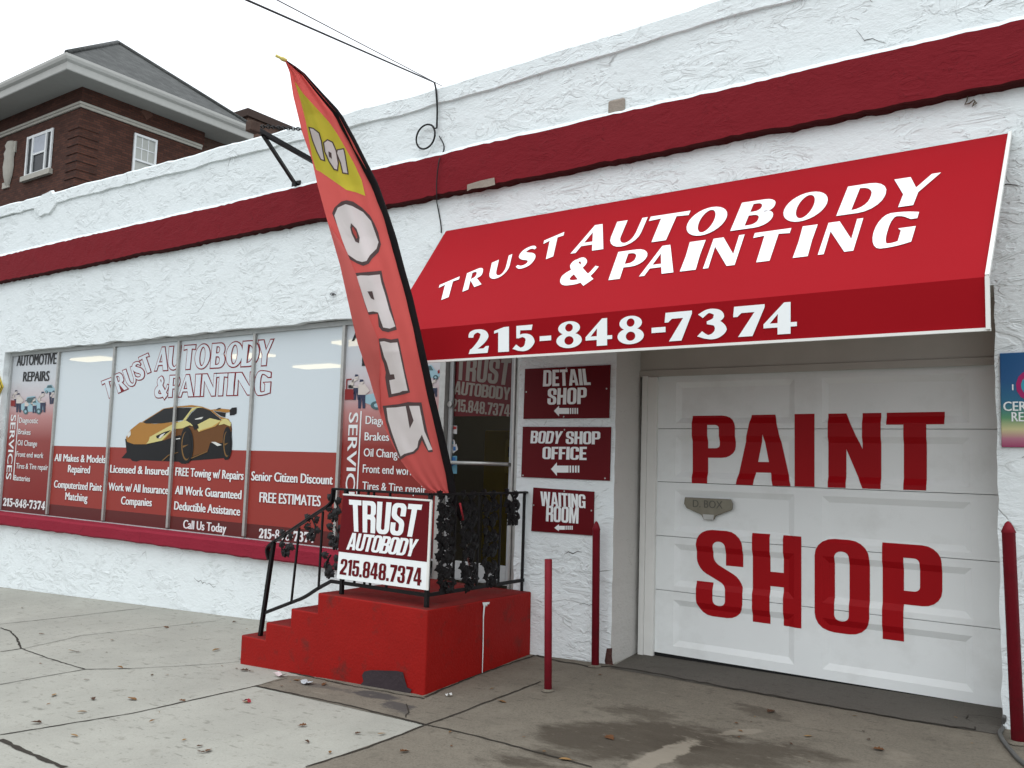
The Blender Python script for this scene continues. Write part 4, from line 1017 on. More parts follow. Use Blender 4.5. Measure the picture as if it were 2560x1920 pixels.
# things inside, seen through the glass
def box_thing(name, lab, cat, x0, x1, y0, y1, z0, z1, m): pass
vm = thing('vending_machine', 'yellow machine standing inside behind the glass entrance door', 'machine', (-5.75, 8.6, .45))
mb = MB(); mb.box(-6.35, -5.95, 8.4, 8.9, .45, 2.05); part('cabinet', mb, mat('yellow_paint', (0.36, 0.27, 0.02), 0.5), vm, bevel=.02)
mb = MB(); mb.box(-6.02, -5.86, 8.36, 8.395, 1.55, 1.95); part('front_panel', mb, mat('yellow_panel', (0.50, 0.38, 0.04), 0.5), vm, bevel=.02)
mb = MB(); mb.box(-5.95, -5.91, 8.335, 8.358, 1.74, 1.86); part('coin_slot', mb, m_black, vm)

# ---------------- garage door

X0, X1 = onY(1640, 1300, YD).x, -0.70
ZS = [.020, .580, 1.058, 1.540, 2.020, 2.500]
mb = MB(); mb.box(X0, X1, YD - .004, YD + .03, -.03, .03)
gar = part('garage_door', mb, m_seal, shop)
pxl = lambda x: onY(1560 + .452 * x, 1200, YD).x
PAN = [(pxl(282), pxl(942)), (pxl(1095), pxl(1915))]
INS, DEPTH = .050, .022
def relief(x, z):
    for k in range(5):
        z0, z1 = ZS[k], ZS[k + 1]
        if z0 <= z <= z1:
            h = z1 - z0; pz0, pz1 = z0 + .10 * h + (.03 if k == 0 else 0), z1 - .13 * h
            for a, b in PAN:
                d = min(x - a, b - x, z - pz0, pz1 - z)
                if d > 0: return min(d / INS, 1.0) * DEPTH
    return 0.0
for k in range(5):
    z0, z1 = ZS[k] + .0025, ZS[k + 1] - .0025; h = ZS[k + 1] - ZS[k]; pz0, pz1 = ZS[k] + .10 * h + (.03 if k == 0 else 0), ZS[k + 1] - .13 * h
    mb = MB(); y = YD
    xsx = [X0, PAN[0][0], PAN[0][1], PAN[1][0], PAN[1][1], X1]
    for i in range(5):
        a, b = xsx[i], xsx[i + 1]
        if i in (1, 3):
            mb.face([(a, y, z0), (b, y, z0), (b, y, pz0), (a, y, pz0)]); mb.face([(a, y, pz1), (b, y, pz1), (b, y, z1), (a, y, z1)])
            o = [(a, pz0), (b, pz0), (b, pz1), (a, pz1)]; n = [(a + INS, pz0 + INS), (b - INS, pz0 + INS), (b - INS, pz1 - INS), (a + INS, pz1 - INS)]
            for j in range(4):
                q1, q2 = o[j], o[(j + 1) % 4]; n1, n2 = n[j], n[(j + 1) % 4]
                mb.face([(q1[0], y, q1[1]), (q2[0], y, q2[1]), (n2[0], y + DEPTH, n2[1]), (n1[0], y + DEPTH, n1[1])])
            mb.face([(p[0], y + DEPTH, p[1]) for p in n])
        else: mb.face([(a, y, z0), (b, y, z0), (b, y, z1), (a, y, z1)])
    mb.face([(X0, y, z1), (X1, y, z1), (X1, y + .04, z1), (X0, y + .04, z1)]); mb.face([(X0, y, z0), (X1, y, z0), (X1, y + .04, z0), (X0, y + .04, z0)])
    part('door_section', mb, m_door, gar)
# PAINT SHOP lettering that follows the pressed panels
mb = MB()
DP = lambda s, x0, y0: (lambda x, y: onY(x0 + s * x, y0 + s * y, YD))
letters(mb, IMP, 'PAINT', [(375, 614), (618, 922), (944, 1054), (1127, 1420), (1450, 1772)], (375, 947, 1690, 988), (375, 574, 1772, 551), DP(.452, 1560, 780), lift=0)
letters(mb, IMP, 'SHOP', [(878, 1067), (1106, 1307), (1361, 1583), (1635, 1878)], (878, 384, 1878, 517), (878, 36, 1878, 109), DP(.6148, 1200, 1300), lift=0)
me = bpy.data.meshes.new('t'); me.from_pydata([tuple(v) for v in mb.v], [], mb.f)
bm = bmesh.new(); bm.from_mesh(me); bpy.data.meshes.remove(me)
cuts = []
for k in range(5):
    h = ZS[k + 1] - ZS[k]; pz0, pz1 = ZS[k] + .10 * h + (.03 if k == 0 else 0), ZS[k + 1] - .13 * h
    cuts += [(2, v) for v in (pz0, pz0 + INS, pz1 - INS, pz1)]
for a, b in PAN: cuts += [(0, v) for v in (a, a + INS, b - INS, b)]
for ax, v in cuts:
    c = Vector((0, 0, 0)); c[ax] = v; n = Vector((0, 0, 0)); n[ax] = 1
    bmesh.ops.bisect_plane(bm, geom=bm.verts[:] + bm.edges[:] + bm.faces[:], plane_co=c, plane_no=n)
for k in range(5):  # mitre lines
    h = ZS[k + 1] - ZS[k]; pz0, pz1 = ZS[k] + .10 * h + (.03 if k == 0 else 0), ZS[k + 1] - .13 * h
    for a, b in PAN:
        for (x, z, sx, sz) in ((a, pz0, 1, 1), (b, pz0, -1, 1), (a, pz1, 1, -1), (b, pz1, -1, -1)):
            fs = [f for f in bm.faces if min(x, x + sx * INS) - 1e-4 <= f.calc_center_median().x <= max(x, x + sx * INS) + 1e-4 and min(z, z + sz * INS) - 1e-4 <= f.calc_center_median().z <= max(z, z + sz * INS) + 1e-4]
            g = list({e for f in fs for e in f.edges} | {v for f in fs for v in f.verts}) + fs
            if fs: bmesh.ops.bisect_plane(bm, geom=g, plane_co=Vector((x, 0, z)), plane_no=Vector((sz, 0, -sx)))
for v in bm.verts: v.co.y = YD + relief(v.co.x, v.co.z) - .0025
me = bpy.data.meshes.new('lettering'); bm.to_mesh(me); bm.free(); me.materials.append(m_redv)
o = bpy.data.objects.new('lettering', me); COL.objects.link(o); o.parent = gar
# steel slot plate on the door
P = DP(.452, 1560, 780); mb = MB()
pts = [(340, 1024), (595, 1036), (604, 1060), (600, 1095), (510, 1128), (502, 1145), (495, 1152), (442, 1148), (432, 1122), (350, 1085), (335, 1060)]
mb.prism([P(*p) + FN * .016 for p in pts], (0, .016, 0))
m_plate = mat('tarnished_steel', (0.20, 0.185, 0.145), 0.42, metal=0.75, var=0.2, vscale=14)
plate = part('slot_plate', mb, m_plate, gar, bevel=.004)
mb = MB(); small(mb, 'D. BOX', [P(385, 1078) + FN * .016, P(550, 1088) + FN * .016, P(385, 1038) + FN * .016, P(550, 1046) + FN * .016], lift=.0015, bold=.02, copies=2)
part('lettering', mb, mat('scratched_writing', (0.10, 0.095, 0.08), 0.6), plate, weld=False)
mb = MB(); mb.prism([P(*p) + FN * .020 for p in ((440, 1118), (502, 1122), (498, 1150), (444, 1147))], (0, .006, 0)); part('slot_flap', mb, m_alu, plate)
# frame of the opening: header boards, side stops
mb = MB()
mb.box(GX0 - .1, GX1 + .1, YD - .02, YD + .03, 2.555, 3.2); mb.box(GX0 - .1, GX1 + .1, YD - .035, YD - .021, 2.494, 2.552); mb.box(GX0, GX1 + .1, YD - .032, YD - .021, 2.80, 3.0)
part('garage_header', mb, mat('header_paint', (0.44, 0.42, 0.38), 0.7, var=0.12, vscale=4), shop)
mb = MB(); xa = onY(1606, 1300, YD).x
mb.box(xa, xa + .05, YD - .05, YD + .02, -.01, 2.50); mb.box(xa + .052, X0 + .005, YD - .035, YD + .02, -.01, 2.49)
part('door_stop', mb, m_trim, shop)
mb = MB(); mb.box(GX0 - .02, xa - .002, YD + .02, YD + .06, -.05, 2.55); part('door_gap', mb, m_dark, shop)
# ================================================================ AWNING
aw = thing('awning', 'sloping red vinyl awning over the garage door with white shop name and phone number', 'awning', (-3, YW, 3.3))
AT0, AT1 = Vector((-5.767, YW - .012, 4.03)), Vector((-.678, YW - .012, 4.066))
AF1 = Vector((-.678, 5.552, 2.792)); AN = (AT1 - AT0).cross(AF1 - AT1).normalized()
if AN.y > 0: AN = -AN
AF0 = onP(946, 822, AT0, AN); AF0 = Vector((-5.33, 5.552, 2.80 + (0))) ; AF0.z = AT0.z - (AN.x * (AF0.x - AT0.x) + AN.y * (AF0.y - AT0.y)) / AN.z
ZB0, ZB1 = 2.492, 2.500
V0, V1 = Vector((AF0.x, 5.556, ZB0)), Vector((AF1.x, 5.556, ZB1))
mb = MB(); nx, ny = 40, 10; rows = []
for j in range(ny + 1):
    row = []
    for i in range(nx + 1):
        u, v = i / nx, j / ny; p = (AT0 * (1 - u) + AT1 * u) * (1 - v) + (AF0 * (1 - u) + AF1 * u) * v
        row.append(p - AN * .004 * math.sin(math.pi * v) * (1 + .3 * math.sin(u * 14)))
    rows.append(row)
mb.grid(rows); mb.grid([[p - AN * .004 for p in r][::-1] for r in rows])
part('canopy', mb, m_awn, aw, weld=False)
mb = MB(); mb.face([AF0, AF1, V1, V0]); mb.face([p + Vector((0, .004, 0)) for p in (AF0, V0, V1, AF1)])
part('valance', mb, m_val, aw, weld=False)
mb = MB()
mb.bar(AT1 + Vector((.008, 0, 0)), AF1 + Vector((.008, -.01, 0)), .03, .022, (1, 0, 0)); mb.bar(AF1 + Vector((.008, -.01, 0)), V1 + Vector((.008, -.01, -.01)), .03, .022, (1, 0, 0))
mb.bar(V0 + Vector((0, .002, -.008)), V1 + Vector((.02, .002, -.008)), .022, .018)
part('edge_trim', mb, m_trim, aw)
mb = MB()
for u in (0, .33, .66, 1):
    a = AT0.lerp(AT1, u) + Vector((-.02, 0, -.04)); b = AF0.lerp(AF1, u) + Vector((-.02, .03, -.04)); c = V0.lerp(V1, u) + Vector((-.02, .03, .02)); w = Vector((c.x, YW, c.z))
    mb.tube([a, b], .012); mb.tube([b, c], .012)
part('awning_frame', mb, m_alu, aw)
mb = MB(); AP = lambda x, y: onP(980 + .7143 * x, 300 + .7143 * y, AT0, AN)
letters(mb, OPT, 'AUTOBODY', [(648, 758), (770, 873), (888, 1022), (1036, 1168), (1207, 1338), (1375, 1520), (1578, 1724), (1742, 1897)], (628, 467, 1790, 302), (790, 358, 1915, 187), AP, AN, 40, lift=.0025)
letters(mb, OPT, '&PAINTING', [(600, 720), (777, 884), (885, 1000), (1028, 1078), (1108, 1215), (1255, 1378), (1423, 1470), (1510, 1630), (1688, 1830)], (757, 560, 1810, 433), (800, 463, 1800, 325), AP, AN, 34, lift=.0025)
letters(mb, OPT, 'TRUST', [(160, 228), (256, 320), (343, 412), (440, 504), (526, 594)], (180, 627, 580, 471), (195, 567, 560, 412), AP, AN, 16, lift=.0025)
part('lettering', mb, m_white, aw, weld=False); mb = MB()
VP_ = lambda x, y: onY(980 + .7143 * x, 300 + .7143 * y, 5.552)
letters(mb, OPT, '215-848-7374', [(270, 338), (360, 408), (425, 498), (519, 556), (578, 663), (680, 769), (792, 880), (911, 956), (957, 1048), (1072, 1170), (1197, 1302), (1303, 1415)], (270, 818, 1400, 746), (270, 737, 1400, 638), VP_, FN, 0, lift=.0025)
part('phone_number', mb, m_white, aw, weld=False)

# ================================================================ WALL SIGNS
def board(name, lab, corners, P, thick=.012, mt=m_maroon, nrm=FN):
    c = [P(*p) for p in corners]; t = thing(name, lab, 'sign', tuple(c[3]))
    mb = MB(); mb.prism([p + nrm * thick for p in c], -nrm * (thick - .001)); part('board', mb, mt, t); return t
def arrow(t, P, tip, head, body, bars, ytip, hh, bh, lift, nrm=FN):
    mb = MB()
    poly2(mb, [(tip, ytip), (head, ytip - hh), (head, ytip - bh), (body, ytip - bh), (body, ytip + bh), (head, ytip + bh), (head, ytip + hh)], P, nrm, 0, lift)
    n = 4; st = (bars - body) / n
    for k in range(n): a = body + st * (k + .35); b = body + st * (k + .35) + st * .6; poly2(mb, [(a, ytip - bh), (b, ytip - bh), (b, ytip + bh), (a, ytip + bh)], P, nrm, 0, lift)
    part('arrow', mb, m_white, t, weld=False)
def screws(t, P, pts, mi=0):
    for x, y in pts:
        mb = MB()
        p = P(x, y) + FN * .0145; mb.face([p + Vector((.008 * math.cos(a), 0, .008 * math.sin(a))) for a in [k * .785 for k in range(8)]], mi); part('screw', mb, m_alu, t, weld=False)
S2 = lambda x, y: onY(1060 + .27125 * x, 850 + .27125 * y, YW)
qq = lambda P, bl, br, tl, tr: [P(*bl), P(*br), P(*tl), P(*tr)]
t = board('detail_shop_sign', 'dark red board reading DETAIL SHOP, topmost sign beside the garage', [(922, 728), (1710, 720), (1722, 230), (937, 268)], S2)
mb = MB(); word(mb, IMP, 'DETAIL', qq(S2, (1103, 430), (1545, 415), (1110, 280), (1525, 265)), lift=.014); word(mb, IMP, 'SHOP', qq(S2, (1143, 598), (1505, 590), (1150, 448), (1508, 437)), lift=.014)
arrow(t, S2, 1205, 1252, 1345, 1428, 655, 50, 27, .014); screws(t, S2, [(950, 480), (1690, 450), (1295, 708), (1320, 262)]); part('lettering', mb, [m_white, m_alu], t, weld=False)
t = board('office_sign', 'dark red board reading BODY SHOP OFFICE with a white left arrow', [(902, 1263), (1715, 1298), (1728, 802), (917, 800)], S2)
mb = MB(); word(mb, IMP, 'BODY', qq(S2, (988, 952), (1262, 957), (995, 838), (1290, 842)), lift=.014, gap=.03); word(mb, IMP, 'SHOP', qq(S2, (1312, 958), (1630, 963), (1318, 843), (1633, 843)), lift=.014, gap=.03)
word(mb, IMP, 'OFFICE', qq(S2, (1098, 1097), (1505, 1107), (1102, 985), (1508, 985)), lift=.014, gap=.03)
arrow(t, S2, 1178, 1232, 1340, 1440, 1190, 62, 32, .014); screws(t, S2, [(920, 1248), (1675, 1275), (1302, 828)]); part('lettering', mb, [m_white, m_alu], t, weld=False)
SD = lambda x, y: onY(x * 1.1573, y * 1.1573, YW)
t = board('waiting_room_sign', 'small dark red board reading WAITING ROOM, lowest of the wall signs', [(1149, 1147), (1283, 1157), (1284.5, 1062), (1153.5, 1053)], SD)
mb = MB(); word(mb, IMP, 'WAITING', qq(S2, (1085, 1528), (1495, 1550), (1080, 1395), (1495, 1425)), lift=.014, gap=.03); word(mb, IMP, 'ROOM', qq(SD, (1181, 1126), (1251, 1131), (1182, 1092), (1252, 1096)), lift=.014, gap=.03)
arrow(t, SD, 1199, 1209, 1222, 1239, 1140, 7.5, 4.2, .014); screws(t, S2, [(1018, 1522), (1550, 1572), (1300, 1393)]); part('lettering', mb, [m_white, m_alu], t, weld=False)
# blue certificate board at the right, its print runs blue, green, yellow, magenta
p0, p1 = onY(2500, 884, YW), onY(2500, 1118, YW)
def grad():
    m = bpy.data.materials.new('rainbow_print'); m.use_nodes = True; nt = m.node_tree; L = nt.links; b = nt.nodes['Principled BSDF']; b.inputs['Roughness'].default_value = .4
    tc = nd(nt, 'ShaderNodeTexCoord'); sp = nd(nt, 'ShaderNodeSeparateXYZ'); L.new(tc.outputs['Object'], sp.inputs[0])
    mr = nd(nt, 'ShaderNodeMapRange'); mr.inputs[1].default_value = p1.z; mr.inputs[2].default_value = p0.z; L.new(sp.outputs[2], mr.inputs[0])
    cr = nd(nt, 'ShaderNodeValToRGB'); e = cr.color_ramp.elements
    for _ in range(4): e.new(.5)
    for x, (p, c) in zip(e, [(0, (.27, .02, .09)), (.09, (.38, .14, .20)), (.19, (.50, .47, .24)), (.31, (.08, .26, .12)), (.46, (.008, .12, .21)), (.72, (.004, .075, .21))]): x.position = p; x.color = c + (1,)
    L.new(mr.outputs[0], cr.inputs[0]); L.new(cr.outputs[0], b.inputs['Base Color']); return m
p0, p1 = onY(2500, 884, YW), onY(2500, 1118, YW)
t = thing('certificate_sign', 'blue board with a rainbow foot fixed high beside the garage door', 'sign', (p0.x, YW, p1.z))
mb = MB(); mb.box(p0.x, p0.x + .55, YW - .02, YW - .003, p1.z, p0.z); part('board', mb, grad(), t, bevel=.004)
mb = MB(); C3 = lambda x, y: onY(1560 + .452 * x, 780 + .452 * y, YW)
a = C3(2100, 548); w_ = Vector((.20, 0, 0)); hh = Vector((0, 0, .062))
small(mb, 'CERTI', [a, a + w_, a + hh, a + w_ + hh], lift=.023, bold=.05); a = C3(2146, 606); w_ = Vector((.11, 0, 0))
small(mb, 'REP', [a, a + w_, a + hh, a + w_ + hh], lift=.023, bold=.05)
c = C3(2240, 408)
poly2(mb, [(c.x + .075 * math.cos(k * .5), c.z + .10 * math.sin(k * .5)) for k in range(13)], lambda x, z: Vector((x, YW, z)), mi=1, lift=.022)
poly2(mb, [(c.x + .045 * math.cos(k * .5), c.z + .06 * math.sin(k * .5)) for k in range(13)], lambda x, z: Vector((x, YW, z)), mi=2, lift=.0235)
c = C3(2152, 418); poly2(mb, [(c.x - .004, c.z - .02), (c.x + .004, c.z - .02), (c.x + .004, c.z + .02), (c.x - .004, c.z + .02)], lambda x, z: Vector((x, YW, z)), mi=0, lift=.022)
part('lettering', mb, [m_white, mat('magenta_print', (.35, .02, .12), .4), mat('teal_print', (.05, .3, .4), .4)], t, weld=False)
# small yellow diamond at the far left
c = onY(-3, 968, YW); t = thing('yellow_diamond_sign', 'little yellow diamond sign on the wall left of the window row', 'sign', (c.x, YW, c.z))
mb = MB(); mb.prism([(c.x + .19 * a, YW - .03, c.z + .20 * b) for a, b in ((0, -1), (1, 0), (0, 1), (-1, 0))], (0, .02, 0)); part('board', mb, mat('yellow_sign', (.55, .42, .05), .5), t)
mb = MB()
for k in range(4):
    a = [((0, -1), (1, 0)), ((1, 0), (0, 1)), ((0, 1), (-1, 0)), ((-1, 0), (0, -1))][k]
    mb.bar((c.x + .17 * a[0][0], YW - .033, c.z + .18 * a[0][1]), (c.x + .17 * a[1][0], YW - .033, c.z + .18 * a[1][1]), .012, .004)
part('border', mb, m_black, t)

# ================================================================ ENTRANCE STEPS
YF = 5.41; YB = YW + .004
st = thing('entrance_steps', 'bright red painted concrete steps and landing below the glass door', 'steps', (-5.2, 6.1, -.1))
SX = [-6.83, -6.50, -6.17, -5.835, -4.59]; SZ = [.005, .165, .325, .495]
bm = bmesh.new()
prof = [(SX[0], -.9)]
for i in range(4): prof += [(SX[i], SZ[i]), (SX[i + 1], SZ[i])]
prof += [(SX[4], -.9)]
mb = MB()
mb.prism([(x, YF, z) for x, z in prof], (0, YB - YF, 0), 0)
bm.free()
o = part('step_block', mb, [m_step, m_steptop], st, bevel=.012)
for p in o.data.polygons:
    if p.normal.z > .9: p.material_index = 1
# slight unevenness of hand-laid concrete
bm = bmesh.new(); bm.from_mesh(o.data)
bmesh.ops.subdivide_edges(bm, edges=[e for e in bm.edges if e.calc_length() > .5], cuts=6, use_grid_fill=True)
bmesh.ops.triangulate(bm, faces=[f for f in bm.faces if len(f.verts) > 4])
for v in bm.verts:
    n = mnoise.noise_vector(v.co * 1.9); v.co += Vector((n.x * .010, n.y * .010, n.z * .007))
bm.to_mesh(o.data); bm.free()
mb = MB(); K4 = .43388
PF = lambda x, y: onY(560 + K4 * x, 1050 + K4 * y, YF)
poly2(mb, [(812, 1448), (850, 1440), (1000, 1444), (1036, 1452), (1048, 1500), (1060, 1540), (1085, 1550), (1078, 1572), (1040, 1590), (960, 1585), (880, 1568), (790, 1545), (785, 1530), (808, 1505), (800, 1470)], PF, lift=.010)
part('mortar_patch', mb, m_patch, st, weld=False)
mb = MB(); PS = lambda x, y: onX(560 + K4 * x, 1050 + K4 * y, SX[4])
poly2(mb, [(1482, 1050), (1525, 1048), (1520, 1062), (1512, 1058), (1508, 1075), (1502, 1062), (1496, 1085), (1490, 1150), (1489, 1300), (1485, 1400), (1483, 1475), (1479, 1475), (1481, 1380), (1484, 1260), (1485, 1130), (1488, 1072)], PS, Vector((1, 0, 0)), lift=.013)
part('paint_drip', mb, m_white, st, weld=False)

# ================================================================ RAILING
YR, XRL = 5.50, -4.68
rl = thing('iron_railing', 'black wrought iron railing with cast leaf ornaments around the red landing', 'railing', (-4.7, YR, .49))
RP = lambda x, y: onY(x, y, YR)
zoomA = lambda x, y: RP(640 + .217 * x, 1180 + .217 * y)
ZT_, ZBt = 1.392, .592
cT, cB = Vector((XRL, YR, ZT_)), Vector((XRL, YR, ZBt))
def smooth(pts, sub=5):
    P = [Vector(p) for p in pts]; out = []
    for i in range(len(P) - 1):
        p0, p1, p2, p3 = P[max(i - 1, 0)], P[i], P[i + 1], P[min(i + 2, len(P) - 1)]
        for j in range(sub):
            t = j / sub; out.append(0.5 * ((2 * p1) + (p2 - p0) * t + (2 * p0 - 5 * p1 + 4 * p2 - p3) * t * t + (3 * p1 - p0 - 3 * p2 + p3) * t ** 3))
    return out + [P[-1]]
def strip(mb, pts, w, d, up=(0, 0, 1)):
    """moulded rail: rectangular section swept along pts"""
    rows = []
    for i, p in enumerate(pts):
        t = (pts[min(i + 1, len(pts) - 1)] - pts[max(i - 1, 0)]).normalized(); s = t.cross(Vector(up))
        if s.length < .2: s = t.cross(Vector((0, 1, 0)))
        s = Vector((0, 1, 0)) if abs(t.y) < .5 else Vector((1, 0, 0))
        n = s.cross(t).normalized()
        rows.append([p + s * w / 2 + n * d * .2, p + s * w * .3 + n * d / 2, p - s * w * .3 + n * d / 2, p - s * w / 2 + n * d * .2, p - s * w / 2 - n * d / 2, p + s * w / 2 - n * d / 2])
    mb.grid(rows, 0, False, True); mb.face(rows[0]); mb.face(rows[-1][::-1])
mb = MB(); lt = zoomA(890, 222); lt.z = ZT_
strip(mb, [lt, cT.lerp(lt, .5), cT], .045, .02)
strip(mb, [cT, Vector((XRL, 6.2, ZT_)), Vector((XRL, YW + .01, ZT_ + .008))], .045, .02)
part('top_rail', mb, m_black, rl)
mb = MB(); strip(mb, smooth([lt, zoomA(878, 318), zoomA(845, 372), zoomA(780, 420), zoomA(640, 512), zoomA(500, 606), zoomA(360, 700), zoomA(220, 792), zoomA(150, 850), zoomA(128, 910), zoomA(150, 1010)]), .045, .022)
part('handrail', mb, m_black, rl)
mb = MB(); mb.bar(cB, (XRL, YW, ZBt), .014, .03); lb = zoomA(862, 1270); lb.z = ZBt; mb.bar(lb, cB, .014, .03); part('bottom_rail', mb, m_black, rl)
mb = MB(); strip(mb, smooth([lb, zoomA(700, 1350), zoomA(560, 1440), zoomA(410, 1502), zoomA(100, 1622)], 3), .016, .03); part('sloping_rail', mb, m_black, rl)
def post(a, b, w=.032):
    mb = MB(); mb.bar(a, b, w, w, (0, 1, 0)); part('post', mb, m_black, rl, bevel=.002)
pb = zoomA(62, 1640); post((pb.x, YR, .0), zoomA(205, 815), .034)
post((XRL, YR, .48), (XRL, YR, ZT_)); lp = zoomA(990, 1300); post((lp.x, YR, .48), (lp.x, YR, ZT_)); post((XRL, YW - .03, .47), (XRL, YW - .03, ZT_), .022)
def baluster(a, b):
    mb = MB(); mb.bar(a, b, .016, .016, (0, 1, 0)); part('baluster', mb, m_black, rl)
for a, b in (((405, 1520), (500, 640)), ((720, 1350), (772, 455))): baluster(zoomA(*a), zoomA(*b))
for x in (1130, 1246, 1312, 1500): p = zoomA(x, 1330); baluster((p.x, YR, ZBt), (p.x, YR, ZT_))
zoomR = lambda x, y: onX(1000 + .217 * x, 1180 + .217 * y, XRL)
for xz in (628, 900, 1148): p = zoomR(xz, 800); baluster((XRL, p.y, ZBt), (XRL, p.y, ZT_))
def leafpoly(c, ax, ay, n, L, w, mb, rg):
    """lobed cast leaf: ax runs along the leaf, ay across"""
    o = [(0, .05), (.12, .28), (.05, .5), (.3, .42), (.36, .62), (.55, .4), (.66, .48), (.78, .22), (1, 0)]
    pts = [(a, b) for a, b in o] + [(a, -b) for a, b in o[-2::-1]]
    q = [c + ax * (L * a) + ay * (w * b) + n * (.02 * math.sin(a * 3) - .03 * abs(b)) for a, b in pts]
    m = c + ax * L * .45 + n * .018
    for i in range(len(q) - 1): mb.face([m, q[i], q[i + 1]]); mb.face([m - n * .006, q[i + 1] - n * .004, q[i] - n * .004])
def ornament(c, along, side, h, w, seed):
    """cast bunch: five lobed leaves and a cluster of grapes on a wavy stem"""
    rg = random.Random(seed); n = side.cross(along).normalized(); mb = MB()
    if n.y > 0 or n.x < 0: n = -n
    top = c + along * h * .5
    for k, (dx, dz, a, s) in enumerate(((-.25, .42, 2.6, .55), (.3, .35, .35, .55), (-.2, .15, 3.5, .6), (.25, .05, -.3, .6), (0, .1, -1.4, .65), (-.15, -.15, 4.0, .5), (.15, -.18, -.9, .45))):
        a += rg.uniform(-.3, .3); ax = side * math.cos(a) + along * math.sin(a); ay = n.cross(ax)
        leafpoly(c + side * w * dx * .6 + along * h * dz + n * rg.uniform(-.01, .012), ax, ay, n, s * w * rg.uniform(.95, 1.2), w * .42, mb, rg)
    for k in range(11):
        t = k / 10; p = c + along * h * (-.05 - .42 * t) + side * w * .22 * (1 - t) * rg.uniform(-1, 1) + n * rg.uniform(-.005, .012)
        r = .013; rows = [[p + (side * math.cos(b) * math.sin(a) + n * math.sin(b) * math.sin(a) + along * math.cos(a)) * r for b in [j * 1.0472 for j in range(6)]] for a in (.3, 1.0, 1.6, 2.2, 2.9)]
        mb.grid(rows, 0, True, True)
    s = 1 if rg.random() < .5 else -1
    mb.tube([top, c + side * w * .3 * s + along * h * .2, c + side * w * .36 * s - along * h * .15, c + side * w * .2 * s - along * h * .5], .008, 6)
    part('leaf_ornament', mb, m_black, rl, weld=False)
UP = Vector((0, 0, 1)); k = 0
for x, y in ((345, 850), (640, 665), (895, 440), (905, 760), (855, 1090)): ornament(zoomA(x, y), UP, Vector((1, 0, 0)), .20, .15, 100 + k); k += 1
for x, ysR in ((520, (400, 560, 760, 920, 1110, 1270)), (785, (380, 530, 700, 860, 1090, 1240)), (1035, (350, 500, 690, 850, 1050, 1210)), (1285, (360, 500))):
    for i, y in enumerate(ysR): ornament(zoomR(x + (12 if i % 2 else -12), y), UP, Vector((0, 1, 0)), .175, .17, 200 + k); k += 1

# shop board on the railing
SPL = lambda x, y: onY(560 + K4 * x, 1050 + K4 * y, YR - .035)
cs = [(655, 912), (1175, 980), (1198, 465), (695, 430)]
t = board('railing_sign', 'maroon and white TRUST AUTOBODY board hung on the iron railing', cs, SPL, .012, m_white)
mb = MB(); poly2(mb, [(663, 757), (1181, 818), (1197, 470), (694, 434)], SPL, lift=.0135); part('maroon_panel', mb, m_maroon, t, weld=False)
mb = MB()
word(mb, IMP, 'TRUST', qq(SPL, (737, 640), (1112, 675), (727, 458), (1150, 488)), mi=1, lift=.015, gap=.04)
word(mb, IMP, 'AUTOBODY', qq(SPL, (711, 745), (1100, 787), (733, 648), (1130, 688)), mi=1, lift=.015, gap=.0)
part('lettering', mb, [m_maroon, m_white], t, weld=False); mb = MB()
word(mb, IMP, '215.848.7374', qq(SPL, (672, 888), (1143, 955), (682, 798), (1149, 852)), mi=0, lift=.0145, gap=.05)
part('phone_number', mb, [m_maroon, m_white], t, weld=False)
mb = MB(); a, b = SPL(695, 428), SPL(1199, 463); mb.bar(a + FN * .01, b + FN * .01, .022, .012); mb.bar(b + FN * .01, SPL(1176, 980) + FN * .01, .022, .012, (0, 1, 0)); part('board_edge', mb, m_trim, t)

# ================================================================ FEATHER FLAG
LP = [(149, 711), (180, 724), (240, 733), (330, 755), (400, 780), (464, 794), (566, 822), (663, 850), (785, 877), (858, 894), (941, 922), (1043, 952), (1093, 972), (1149, 1000), (1194, 1033), (1227, 1066), (1238, 1118)]
RPp = [(149, 712), (180, 758), (234, 806), (285, 853), (354, 891), (408, 918), (464, 947), (525, 968), (594, 991), (677, 1013), (747, 1033), (844, 1055), (916, 1071), (1002, 1089), (1083, 1109), (1189, 1134), (1238, 1141)]
def ip(T, y):
    if y <= T[0][0]: return T[0][1]
    for (a, b), (c, d) in zip(T[:-1], T[1:]):
        if y <= c: return b + (d - b) * (y - a) / (c - a)
    return T[-1][1]
def poleX(y): return -4.75 + .15 * min(1, (y - 140) / 740) if y < 880 else -4.60 - .08 * (y - 880) / 360
FD = Vector(f_)
def rdepth(y):
    return (onX(ip(RPp, y), y, poleX(y)) - CAMP).dot(FD)
def sw(y): return 5 + 14 * min(1, max(0, (y - 150) / 160))
def flagpt(x, y, h=0.0):
    l, r = ip(LP, y), ip(RPp, y) - sw(y) * .5
    s = min(1.0, max(0.0, (x - l) / max(.5, r - l))); d = rdepth(y)
    w = max(0.0, r - l) / 250.0
    top = max(0, 1 - abs(y - 330) / 330)
    fold = math.sin(s * 9.0 + y * .004) * (.010 + .030 * top) * max(0, s) ** .5 + math.sin(s * 17 - y * .006 + 1) * .009 + mnoise.noise(Vector((s * 5, y * .012, 3))) * .012
    low = max(0, (y - 1040) / 200); fold += math.sin(s * 22 + 1) * .020 * low * (1 - s * .3)
    belly = -.10 * math.sin(math.pi * min(1, max(0, s))) * w - .05 * (1 - s) * math.sin(y * .011)
    return dep(x, y, d + belly + fold * (1 - low * .5) - h)
ff = thing('feather_flag', 'tall red feather flag on a leaning pole, its OPEN seen reversed', 'flag', tuple(onZ(1185, 1469, .49)))
mb = MB(); rows = []; NS = 28
ysF = [149 + (1238 - 149) * i / 130 for i in range(131)]
